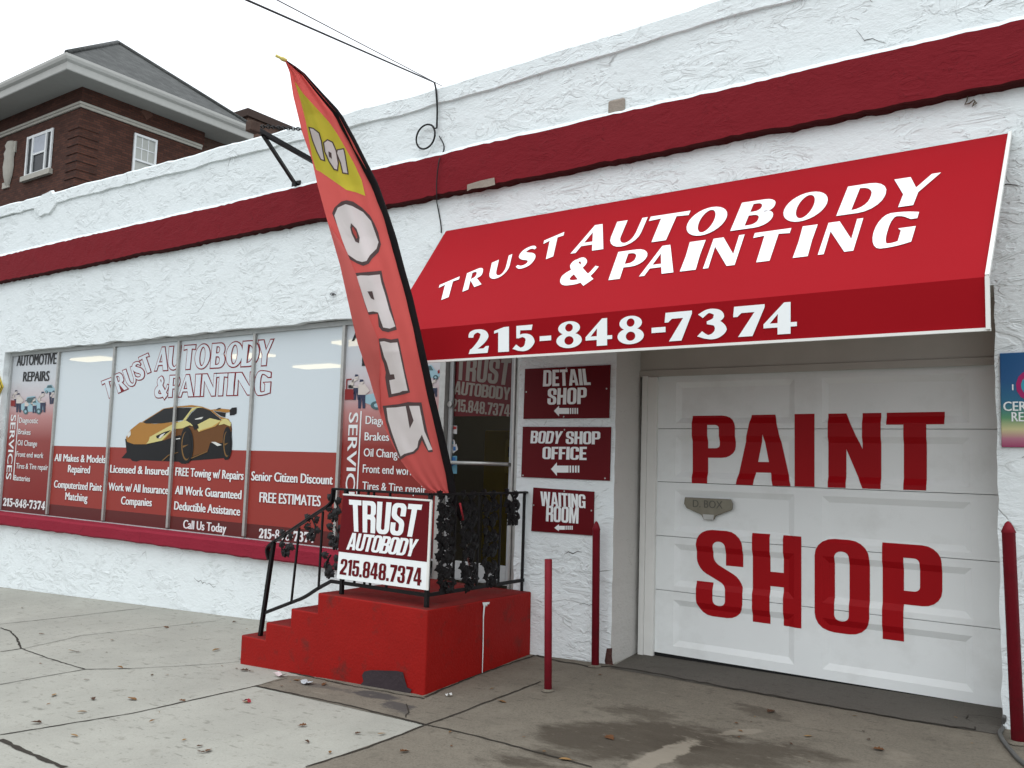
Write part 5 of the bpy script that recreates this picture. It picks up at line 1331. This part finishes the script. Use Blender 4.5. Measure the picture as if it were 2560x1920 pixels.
for y in ysF:
    l, r = ip(LP, y), ip(RPp, y) - sw(y) * .5
    rows.append([flagpt(l + (r - l) * j / NS, y) for j in range(NS + 1)])
mb.grid(rows)
def cloth(name, col, tl=.45):
    m = bpy.data.materials.new(name); m.use_nodes = True; nt = m.node_tree; L = nt.links; b = nt.nodes['Principled BSDF']
    b.inputs['Base Color'].default_value = col + (1,); b.inputs['Roughness'].default_value = .8; b.inputs['Specular IOR Level'].default_value = .15
    tr = nd(nt, 'ShaderNodeBsdfTranslucent'); tr.inputs[0].default_value = col + (1,); ms = nd(nt, 'ShaderNodeMixShader'); ms.inputs[0].default_value = tl
    tc = nd(nt, 'ShaderNodeTexCoord'); n = nd(nt, 'ShaderNodeTexNoise', Scale=7.0, Detail=3.0, Distortion=.8); L.new(tc.outputs['Object'], n.inputs['Vector'])
    bp = nd(nt, 'ShaderNodeBump', Strength=.25, Distance=.02); L.new(n.outputs['Fac'], bp.inputs['Height']); L.new(bp.outputs[0], b.inputs['Normal'])
    L.new(b.outputs[0], ms.inputs[1]); L.new(tr.outputs[0], ms.inputs[2]); L.new(ms.outputs[0], nt.nodes['Material Output'].inputs[0]); return m
m_fred = cloth('flag_red', (.72, .135, .122), .4); m_fhem = cloth('flag_hem', (.64, .155, .14), .2); m_fyel = cloth('flag_yellow', (.72, .62, .07), 0); m_fgr = cloth('flag_grey', (.11, .075, .075), 0); m_fwh = cloth('flag_white', (.76, .70, .695), 0)
ban = part('banner', mb, m_fred, ff, weld=False)
mb = MB()
def fpoly(px, mi, h):
    bm = bmesh.new(); pl = [Vector((x, y, 0)) for x, y in px]; vs = [bm.verts.new(p) for p in pl]
    for t_ in tessellate_polygon([pl]):
        try: bm.faces.new([vs[i] for i in t_])
        except ValueError: pass
    for ax in (0, 1):
        lo = min(p[ax] for p in pl); hi = max(p[ax] for p in pl); v = math.ceil(lo / 5) * 5
        while v < hi:
            c = Vector((0, 0, 0)); c[ax] = v; n = Vector((0, 0, 0)); n[ax] = 1
            bmesh.ops.bisect_plane(bm, geom=bm.verts[:] + bm.edges[:] + bm.faces[:], plane_co=c, plane_no=n); v += 5
    bm.verts.index_update(); n0 = len(mb.v)
    bm.verts.ensure_lookup_table()
    mb.v += [flagpt(v.co.x, v.co.y, h) for v in bm.verts]
    for f in bm.faces: mb.f.append(tuple(n0 + v.index for v in f.verts)); mb.m.append(mi); mb.sm.append(True)
    bm.free()
za_ = lambda pts: zo(700, 400, .27728, pts)
zb2 = lambda pts: zo(840, 780, .14467, pts)
zc = lambda pts: zo(780, 840, .25316, pts)
zd = lambda pts: zo(600, 0, .31646, pts)
fpoly(zd([(430, 640), (500, 740), (600, 850), (700, 960), (770, 1060), (850, 1200), (900, 1290), (960, 1420), (990, 1548), (920, 1520), (840, 1500), (740, 1430), (640, 1360), (600, 1340), (570, 1240), (520, 960), (480, 800)]), 1, .004)
for pts in ([(538, 1000), (580, 1010), (628, 1048), (646, 1110), (657, 1180), (674, 1276), (635, 1264), (603, 1200), (568, 1110)], [(765, 1180), (822, 1170), (832, 1210), (860, 1380), (808, 1370), (790, 1290), (758, 1210)]):
    fpoly(zd(pts), 2, .0065); fpoly(zd(goff(pts, -9)), 3, .0085)
po = [(655, 1125), (690, 1098), (735, 1120), (765, 1190), (782, 1290), (775, 1352), (740, 1342), (700, 1280), (665, 1200)]
fpoly(zd(po), 2, .007); fpoly(zd(goff(po, -10)), 3, .009); fpoly(zd([(698, 1195), (722, 1208), (726, 1255), (703, 1238)]), 2, .011)
fpoly(za_([(470, 480), (490, 430), (550, 375), (600, 362), (660, 375), (740, 430), (810, 500), (850, 570), (885, 650), (910, 760), (890, 830), (830, 890), (800, 935), (750, 955), (700, 935), (620, 890), (600, 830), (560, 720), (520, 600)]), 2, .005)
fpoly(za_([(490, 500), (520, 430), (590, 398), (650, 415), (750, 470), (820, 550), (860, 660), (888, 740), (870, 800), (810, 860), (780, 910), (740, 920), (690, 905), (610, 850), (560, 720), (520, 600)]), 3, .007)
fpoly(za_([(640, 570), (690, 620), (718, 700), (712, 750), (680, 735), (645, 660), (633, 610)]), 2, .009); fpoly(za_([(657, 600), (688, 650), (698, 700), (690, 710), (662, 660), (648, 620)]), 0, .011)
fpoly(za_([(668, 1020), (915, 997), (930, 1080), (960, 1180), (990, 1290), (1020, 1400), (1053, 1530), (975, 1553), (920, 1540), (890, 1500), (880, 1385), (800, 1395), (770, 1310), (720, 1160), (680, 1050)]), 2, .005)
fpoly(za_([(685, 1050), (725, 1040), (800, 1042), (900, 1032), (915, 1110), (950, 1220), (985, 1350), (1040, 1500), (990, 1520), (930, 1510), (905, 1440), (885, 1375), (840, 1365), (795, 1372), (760, 1270), (720, 1140)]), 3, .007)
fpoly(za_([(788, 1185), (832, 1183), (851, 1262), (820, 1247)]), 2, .009)
fpoly(zb2([(735, 460), (830, 450), (950, 475), (1075, 455), (1100, 560), (1150, 800), (1200, 1050), (1280, 1390), (1180, 1420), (1050, 1450), (910, 1480), (870, 1270), (850, 1130), (860, 1050), (830, 900), (790, 800), (760, 650)]), 2, .005)
fpoly(zb2([(755, 515), (830, 505), (940, 535), (1060, 525), (1110, 750), (1170, 1040), (1240, 1360), (1150, 1365), (1100, 1390), (960, 1418), (920, 1180), (1020, 1160), (1000, 1075), (935, 1080), (880, 880), (830, 770), (790, 620)]), 3, .007)
fpoly(zc([(697, 690), (860, 672), (945, 652), (1010, 655), (1080, 655), (1100, 760), (1140, 950), (1195, 1145), (1150, 1148), (1110, 1080), (1085, 1030), (1050, 1120), (1010, 1160), (930, 1185), (870, 1225), (840, 1150), (770, 980), (730, 850)]), 2, .005)
fpoly(zc([(735, 710), (830, 705), (925, 692), (940, 770), (965, 915), (1003, 835), (958, 690), (1060, 690), (1080, 790), (1110, 940), (1190, 1122), (1150, 1130), (1120, 1060), (1085, 975), (1050, 1040), (1040, 1100), (1000, 1140), (910, 1165), (875, 1190), (840, 1100), (790, 960), (750, 830)]), 3, .007)
part('lettering', mb, [m_fred, m_fyel, m_fgr, m_fwh], ban, weld=False)
# hem folded over along the free edge
mb = MB(); FE = [(560, 822), (627, 866), (688, 891), (783, 919), (845, 944), (900, 950), (960, 948), (1040, 953)]
rows = []
for i in range(60):
    y = 562 + (1036 - 562) * i / 59; l, r = ip(LP, y), ip(FE, y)
    if r - l < 1: r = l + 1
    rows.append([flagpt(l + (r - l) * j / 8, y, .010 + .012 * math.sin(math.pi * j / 8)) for j in range(9)])
mb.grid(rows); part('folded_hem', mb, m_fhem, ban, weld=False)
m_sleeve = mat('black_sleeve', (.010, .008, .009), .85, var=.3, vscale=25, bump=.3, bscale=40)
sp_ = []; rs = []
for y in [150 + (1238 - 150) * i / 60 for i in range(61)]:
    c = dep(ip(RPp, y) - sw(y) * .5, y, rdepth(y)); sp_.append(c); rs.append(sw(y) * .5 * rdepth(y) / FPX)
low = onX(1153, 1300, -4.69); sp_ += [low]; rs += [.020]
mb = MB(); mb.tube(sp_, rs, 10); part('pole_sleeve', mb, m_sleeve, ff)
base = onZ(1185, 1469, .49); p1_ = onX(1146, 1250, -4.66)
mb = MB(); top_ = dep(711, 149, rdepth(149)); mb.tube([low + (p1_ - low) * .3, low.lerp(base, .5), base], [.013, .012, .012], 10); part('pole', mb, m_alu, ff)
cl = low.lerp(base, .22); mb = MB(); d__ = (base - low).normalized(); mb.tube([cl - d__ * .02, cl + d__ * .02], .024, 10); mb.tube([cl + Vector((.0, -.0, 0)), cl + Vector((.045, .0, .012))], .008, 6); part('pole_clamp', mb, m_black, ff)
mb = MB(); a = dep(716, 152, rdepth(150)); b = dep(690, 139, rdepth(150)); mb.tube([a, a.lerp(b, .35), a.lerp(b, .6), b], [.012, .016, .010, .011], 8); part('pole_tip', mb, mat('yellow_tip', (.62, .52, .16), .5), ff)
mb = MB(); mb.tube([onX(1150, 1258, -4.655), onX(1158, 1300, -4.668), low + Vector((.012, -.012, 0))], .009, 6); part('elastic_strap', mb, mat('red_strap', (.35, .03, .04), .7), ff)

# ================================================================ BOLLARDS
def bollard(lab, b, t_, y, r, cone):
    B = onY(*b, y); T = onY(*t_, y); B.z -= .3 * 0
    B2 = B.lerp(T, -.12); t = thing('bollard', lab, 'bollard', tuple(B), 'red painted pipe bollards by the garage')
    mb = MB(); ax = (T - B).normalized()
    if cone: mb.tube([B2, T - ax * .075, T - ax * .072, T - ax * .035, T - ax * .012, T], [r, r, r * 1.12, r * .75, r * .45, r * .12], 16)
    else: mb.tube([B2, T - ax * .002, T], [r, r, r * .93], 16)
    part('pipe', mb, m_boll, t)
    rg = random.Random(int(b[0])); mb = MB(); ring = []
    for k in range(14):
        a = 2 * math.pi * k / 14; rr_ = r * rg.uniform(1.5, 2.2); x, yy = B.x + rr_ * math.cos(a), B.y + rr_ * math.sin(a); ring.append(Vector((x, yy, gz(x, yy) + .010)))
    mb.grid([ring, [Vector((B.x + r * 1.05 * math.cos(2 * math.pi * k / 14), B.y + r * 1.05 * math.sin(2 * math.pi * k / 14), gz(B.x, B.y) + .022)) for k in range(14)]], 0, True, True)
    part('footing', mb, m_drive, t)
bollard('short plain red pipe bollard standing clear of the wall', (1370, 1725), (1371, 1398), 5.95, .030, False)
bollard('taller red bollard with a pointed cap against the pilaster corner', (1488, 1672), (1491, 1303), 6.75, .033, True)
bollard('thick leaning red bollard with a pointed cap right of the garage door', (2546, 1868), (2520, 1303), 6.62, .040, True)

# ================================================================ WIRES, BRACKET
def wire(name, lab, pts, r, m, cat='cable', n=6):
    mb = MB(); mb.tube(pts, r, n); return tag(link_mesh(name, mb, m, True), lab, cat)
A = onY(1086, 206, YW - .03); B = onY(617, 0, 3.5); D = B + (B - A) * 2.2
def sag(a, b, s, n=16): return [a.lerp(b, i / n) - Vector((0, 0, s * math.sin(math.pi * i / n))) for i in range(n + 1)]
def throughB(a, px, y, s):
    b = onY(px[0], px[1], y); e = b + (b - a) * 1.6; t = 1 / 2.6
    return [p + Vector((0, 0, s * math.sin(math.pi * t))) * 0 for p in sag(a, e, 0.0)]
o = wire('service_cable', 'thick black service cable running down from the sky to the parapet', throughB(A, (617, 0), 3.5, 0), .008, m_wire)
B0 = onY(1105, 215, YW - .03)
o2 = wire('support_wire', 'thin grey wire just above the thick cable, hooked to the parapet', throughB(B0, (693, 0), 3.4, 0), .0042, m_wireg)
pts = [A, onY(1090, 225, YW - .04), onY(1093, 270, YW - .035), onY(1092, 320, YW - .035)]
c = onY(1065, 342, YW - .05); ct = onY(1065, 312, YW - .05); ra = abs(ct.z - c.z); 
loop = [Vector((c.x + ra * 1.0 * math.cos(a), YW - .05 - .004 * i / 10, c.z + ra * math.sin(a))) for i, a in enumerate([.55 - 2 * math.pi * k / 28 * -1 for k in range(30)])]
wire('cable_coil', 'black cable drooping down the white wall into one round loop', smooth(pts, 4) + loop[::1], .010, m_wire)
wire('drop_wire', 'thin black wire crossing the red band below the cable loop', smooth([onY(1098, 340, YW - .01), onY(1110, 365, YW - .01), onY(1104, 392, YW - .012), onY(1098, 400, YW - .105), onY(1092, 450, YW - .11), onY(1092, 500, YW - .108), onY(1094, 515, YW - .02), onY(1102, 560, YW - .008), onY(1103, 582, YW - .008)], 4), .006, m_wire)
bk = thing('sign_bracket', 'empty black iron sign bracket on the wall behind the flag', 'bracket', (-8, YW, 5))
wA = onY(742, 466, YW); tip = onY(640, 322, 5.86); wU = Vector((tip.x + .02, YW, 5.02)); wU = onY(800, 412, YW)
mb = MB(); mb.bar(onY(803, 414, YW), tip, .05, .05); part('arm', mb, m_black, bk, bevel=.004)
mb = MB(); t2 = tip.lerp(wU, .10); mb.bar(wA, t2 - Vector((0, 0, .02)), .035, .035); mb.box(wA.x - .07, wA.x + .07, YW - .02, YW, wA.z - .06, wA.z + .06); part('brace', mb, m_black, bk)
mb = MB(); ch0, ch1 = tip + Vector((0, 0, .03)), onY(800, 326, YW)
nL = 26
for i in range(nL):
    p = ch0.lerp(ch1, (i + .5) / nL); t_ = (ch1 - ch0).normalized(); L_ = (ch1 - ch0).length / nL * .72; u = t_.cross(UP).normalized(); v = u.cross(t_)
    s = u if i % 2 else v
    mb.tube([p + t_ * L_ * math.cos(a) + s * .018 * math.sin(a) for a in [2 * math.pi * k / 10 for k in range(11)]], .006, 5)
part('chain', mb, m_black, bk)
mb = MB(); mb.box(tip.x - .05, tip.x + .05, tip.y - .10, tip.y + .02, tip.z - .05, tip.z + .06); part('end_cap', mb, mat('rusty_iron', (.07, .045, .035), .8, var=.4, vscale=20), bk, bevel=.01)
wire('wall_hook', 'tiny wire eye screwed into the white stucco left of the flag', [onY(700 + .277 * x, 400 + .277 * y, YW - .02) for x, y in ((455, 1215), (462, 1200), (485, 1205), (480, 1222), (460, 1222), (485, 1205), (505, 1218))], .006, m_wireg, 'hook')
wire('dried_vine', 'dry wisp of vine hanging under the red band by the awning corner', [onY(2100 + .208 * x, .208 * y, YW - .02) for x, y in ((1535, 1150), (1525, 1210), (1500, 1255), (1560, 1240), (1610, 1200), (1640, 1240), (1590, 1280), (1620, 1220), (1600, 1255))], .005, mat('dry_vine', (.12, .10, .07), .9), 'vine')
rg = random.Random(5)
pts = [onG(2508, 1822, .01), onG(2500, 1845, .03), onG(2510, 1862, .02), onG(2528, 1885, .02), onG(2545, 1905, .02), onG(2570, 1925, .02)]
wire('ground_cable', 'grey cable lying at the foot of the wall beside the thick bollard', smooth([onY(2511, 1790, YW - .02)] + pts, 4), .014, mat('grey_cable', (.10, .10, .095), .6))

# ================================================================ BRICK HOUSE BEHIND
hs = thing('brick_house', 'dark brick house with wide pale eaves and grey hip roof rising behind the shop', 'house', (-30, 15, 0))
HX, HY = -26.02, 13.5; HX2, HY2 = -38.0, 17.85
mb = MB(); mb.box(HX2, HX, HY, HY2, -1, 12.80)
for k in range(26):   # corner quoins laid in projecting courses
    z = 8.6 + k * .13
    if k % 2 == 0 and z < 11.7: mb.box(HX - .62, HX + .028, HY - .028, HY + .62, z, z + .075)
part('wall', mb, m_brick, hs)
EX, EY, EZ = -25.225, 12.6, 12.75; EX2, EY2 = -38.8, 19.25
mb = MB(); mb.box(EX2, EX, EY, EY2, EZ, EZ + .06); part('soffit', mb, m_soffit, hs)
mb = MB()
for a, b in (((EX2, EY), (EX, EY)), ((EX, EY), (EX, EY2))):
    pr = [(0, EZ - .003), (.02, EZ + .02), (.03, EZ + .22), (.10, EZ + .28), (.13, EZ + .36), (.13, EZ + .44), (.0, EZ + .47)]
    n = Vector((0, -1, 0)) if a[1] == b[1] else Vector((1, 0, 0))
    ra_, rb_ = [], []
    for d, z in pr:
        m1 = Vector((a[0], a[1], z)) + n * d; m2 = Vector((b[0], b[1], z)) + n * d
        if n.y: m2.x += d
        else: m1.y -= d
        ra_.append(m1); rb_.append(m2)
    mb.grid([ra_, rb_], 0, False)
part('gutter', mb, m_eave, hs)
Zr = EZ + .42; H_ = 3.325 * math.tan(R(38.5)); ap = Vector((EX - 3.325, (EY + EY2) / 2, Zr + H_)); ap2 = Vector((EX2 + 3.3, ap.y, ap.z))
mb = MB(); c1, c2, c3, c4 = [Vector((x, y, Zr)) for x, y in ((EX + .1, EY - .1), (EX + .1, EY2 + .1), (EX2, EY2 + .1), (EX2, EY - .1))]
mb.face([c1, c2, ap]); mb.face([c2, c3, ap2, ap]); mb.face([c3, c4, ap2]); mb.face([c4, c1, ap, ap2])
rf = part('roof', mb, m_shingle, hs, weld=False)
mb = MB(); mb.tube([c1 + Vector((0, 0, .03)), ap + Vector((0, 0, .03))], .07, 8); mb.tube([c2 + Vector((0, 0, .03)), ap + Vector((0, 0, .03))], .07, 8); mb.tube([ap, ap2], .07, 8); part('ridge_cap', mb, m_shingle, rf)
mb = MB(); mb.box(HX2, HX + .05, HY - .05, HY - .001, 12.10, 12.18); mb.box(HX2, HX + .075, HY - .075, HY - .001, 12.185, 12.26)
mb.box(HX + .001, HX + .05, HY, HY2 - .1, 12.10, 12.18); mb.box(HX + .001, HX + .075, HY, HY2 - .1, 12.185, 12.26); part('belt_course', mb, m_stone, hs)
c = onX(367, 284, HX); mb = MB(); mb.prism([(HX + .025, c.y + .22 * a, c.z + .22 * b) for a, b in ((0, -1), (1, 0), (0, 1), (-1, 0))], (-.024, 0, 0)); part('diamond_tile', mb, mat('brick_tile', (.12, .06, .045), .9, var=.3, vscale=20), hs)
# twin window on the street face
wl, wr, wb, wt = -29.13, -27.52, 10.42, 11.74
mb = MB(); mb.box(wl, wr, HY - .012, HY + .02, wb, wt)
w1 = part('window', mb, mat('window_dark', (.02, .022, .025), .25), hs)
mb = MB()
for x in (wl, wl + .36, wr - .42, wr - .08): mb.box(x, x + .085, HY - .06, HY - .013, wb, wt)
mb.box(wl + .086, wl + .36, HY - .05, HY - .013, wt - .09, wt); mb.box(wl + .446, wr - .42, HY - .05, HY - .013, wt - .09, wt); mb.box(wr - .334, wr - .08, HY - .05, HY - .013, wt - .09, wt); mb.box(wl + .446, wr - .42, HY - .045, HY - .013, (wb + wt) / 2 - .03, (wb + wt) / 2 + .03); mb.box(wl + .086, wr - .08, HY - .05, HY - .013, wb, wb + .06)
part('frame', mb, m_wframe, w1)
mb = MB(); mb.box(wl + .45, wr - .425, HY - .03, HY - .02, (wb + wt) / 2 + .03, wt - .09); part('blind', mb, mat('pale_blind', (.42, .45, .50), .7), w1)
mb = MB(); mb.box(wl - .12, wr + .1, HY - .12, HY - .001, wb - .17, wb - .005); part('sill', mb, m_stone, w1)
# window on the side face
c = [onX(*q, HX) for q in ((335, 333), (392, 350))]; y0, y1, zt = c[0].y, c[1].y, 11.88; zb = 10.2
mb = MB(); mb.box(HX - .02, HX + .01, y0, y1, zb, zt); w2 = part('window', mb, mat('pale_curtain', (.42, .43, .40), .8), hs)
mb = MB(); mb.box(HX + .011, HX + .06, y0, y0 + .07, zb, zt); mb.box(HX + .011, HX + .06, y1 - .07, y1, zb, zt); mb.box(HX + .011, HX + .06, y0 + .071, y1 - .071, zt - .07, zt); mb.box(HX + .011, HX + .055, y0 + .071, y1 - .071, 11.0, 11.06)
for k in (1, 2): y = y0 + .07 + (y1 - y0 - .14) * k / 3; mb.box(HX + .011, HX + .03, y - .012, y + .012, 11.06, zt - .071)
mb.box(HX + .011, HX + .028, y0 + .071, y1 - .071, 11.42, 11.45)
part('frame', mb, m_wframe, w2)
# carved stone ornament
mb = MB(); ox, oz = -30.25, 11.05
def lath(cx, cy, cz, prof, sx, sy): mb.grid([[Vector((cx + r * sx * math.cos(a), cy - abs(r * sy * math.sin(a)) , z + cz)) for a in [math.pi * k / 10 for k in range(11)]] for r, z in prof])
mb.box(ox - .30, ox - .10, HY - .05, HY - .001, oz + .45, oz + .72); mb.box(ox + .12, ox + .36, HY - .05, HY - .001, oz + .35, oz + .72); mb.box(ox - .34, ox + .1, HY - .05, HY - .001, oz - .80, oz - .6)
lath(ox, HY - .02, oz, [(.02, -.8), (.14, -.68), (.25, -.4), (.30, -.1), (.26, .2), (.30, .35), (.22, .5), (.28, .62), (.2, .75), (.02, .8)], 1, .55)
part('carved_ornament', mb, m_stone, hs)
# back wing and the neighbouring parapet
mb = MB(); mb.box(-34, HX - .35, HY2 + .002, 20.6, -1, 12.74); part('rear_wing', mb, m_brick2, hs)
mb = MB(); p = onX(586, 340, HX - .30); mb.box(HX - .34, HX - .2, p.y - .06, p.y + .10, 9, 12.72); part('downpipe', mb, m_wframe, hs)
nb = thing('brick_neighbour', 'brown brick building with a plain parapet behind the grey roof', 'building', (-33, 24, 0))
mb = MB(); mb.box(-40, -27.5, 20.7, 34, -1, 14.62); part('wall', mb, m_brick2, nb)
mb = MB(); mb.box(-40.05, -27.40, 20.6, 34.05, 14.623, 14.92); part('parapet', mb, mat('dark_cap', (.065, .045, .038), .9, bump=.4, bscale=15), nb)
mb = MB(); mb.box(-27.499, -27.44, 20.7, 34, 14.2, 14.28); part('corbel', mb, mat('pale_brick_row', (.30, .20, .16), .9), nb)

# ================================================================ LITTER
def leaf_mesh(kind, col, seed):
    rg = random.Random(seed); m = MB()
    o = [(0, .02), (.12, .10), (.2, .34), (.3, .22), (.42, .40), (.55, .20), (.7, .26), (.8, .10), (1, 0)] if kind else [(0, .01), (.2, .16), (.45, .24), (.7, .17), (1, 0)]
    pts = [(a, b) for a, b in o] + [(a, -b) for a, b in o[-2:0:-1]]
    cx = [Vector((a - .5, b, .05 + .14 * math.sin(a * 3 + seed) * .6 + abs(b) * rg.uniform(.2, .7))) for a, b in pts]; mid = Vector((0, 0, .05))
    for i in range(len(cx)): m.face([mid, cx[i], cx[(i + 1) % len(cx)]])
    m.face([(-.5, -.012, .05), (-.72, -.01, .12), (-.72, .01, .12), (-.5, .012, .05)])
    return m
LC = [(.17, .085, .030), (.11, .048, .020), (.24, .14, .055), (.065, .032, .018)]
protos = []
for k in range(8):
    o = link_mesh('fallen_leaf', leaf_mesh(k % 2, None, k), mat('dry_leaf_%d' % (k % 4), LC[k % 4], .8, var=.3, vscale=3, bump=.3, bscale=8)); protos.append(o)
known = [(55, 1521, 1), (104, 1587, .8), (182, 1630, 1.1), (195, 1632, .7), (280, 1602, .9), (415, 1570, .9), (540, 1628, 1.2), (585, 1557, .7), (300, 1671, .9), (217, 1702, .7), (135, 1740, 1.2), (233, 1750, .9), (330, 1750, 1.3), (455, 1755, .8), (205, 1783, .9), (90, 1810, 1), (380, 1806, .6), (755, 1817, .8), (617, 1758, .7), (620, 1675, 1.2), (740, 1703, .8), (828, 1708, 1), (955, 1838, .8), (768, 1858, .6), (825, 1884, .6), (1012, 1883, .9), (460, 1853, .6), (500, 1868, .6), (1255, 1757, 1.1), (1525, 1848, 1.1), (1413, 1903, 1), (1928, 1782, 1.1), (1850, 1831, .6), (2195, 1878, 1), (2020, 1844, .8), (380, 1690, .5), (418, 1689, .5), (520, 1880, .9), (185, 1842, .9), (895, 1836, .6), (1230, 1725, .5), (1500, 1690, .5), (640, 1595, .5), (250, 1555, .5), (480, 1558, .5)]
rg = random.Random(9)
for i in range(20): known.append((rg.uniform(0, 1000), rg.uniform(1560, 1910), rg.uniform(.25, .5)))
for i in range(16): known.append((rg.uniform(1000, 2450), rg.uniform(1790, 1915), rg.uniform(.25, .5)))
LEAFLAB = 'dry brown autumn leaf lying on the pavement'
for i, (px, py, s) in enumerate(known):
    src = protos[i % 8]
    if i < 8: o = src
    else: o = src.copy(); COL.objects.link(o)
    p = onG(px, py, .010)
    if YF - .12 < p.y and SX[0] - .1 < p.x < SX[4] + .1: p.y = YF - .16; p.z = gz(p.x, p.y) + .010
    o.location = p; o.rotation_euler = (rg.uniform(-.15, .15), rg.uniform(-.15, .15), rg.uniform(0, 6.28)); k = .085 * s; o.scale = (k, k * rg.uniform(.7, 1), k * rg.uniform(.25, .6))
    tag(o, LEAFLAB, 'leaf', 'dry leaves on the pavement')
def scrap(name, lab, cat, px, py, w, d, col, seed):
    rg2 = random.Random(seed); p = onG(px, py, .010); p.z = gz(p.x, p.y) + .008; mb = MB(); rows = []
    for j in range(6):
        rows.append([Vector((p.x + (i / 5 - .5) * w + rg2.uniform(-.005, .005), p.y + (j / 5 - .5) * d, p.z + .01 + .012 * math.sin(i * 1.3 + seed) + .008 * rg2.random())) for i in range(6)])
    mb.grid(rows); return tag(link_mesh(name, mb, mat('scrap_%d' % seed, col, .6, var=.2, vscale=30)), lab, cat)
scrap('paper_scrap', 'white folded paper scrap with a pinkish edge by the lowest step', 'litter', 700, 1692, .11, .06, (.55, .48, .48), 1)
scrap('plastic_wrapper', 'pale crumpled wrapper lying at the foot of the red steps', 'litter', 768, 1712, .10, .07, (.42, .45, .47), 2)
scrap('paper_bit', 'tiny white paper bit on the driveway right of the steps', 'litter', 1122, 1743, .05, .025, (.6, .6, .58), 3)
scrap('red_wrapper', 'thin red wrapper lying on the pale pavement slab', 'litter', 617, 1757, .07, .03, (.30, .03, .04), 4)
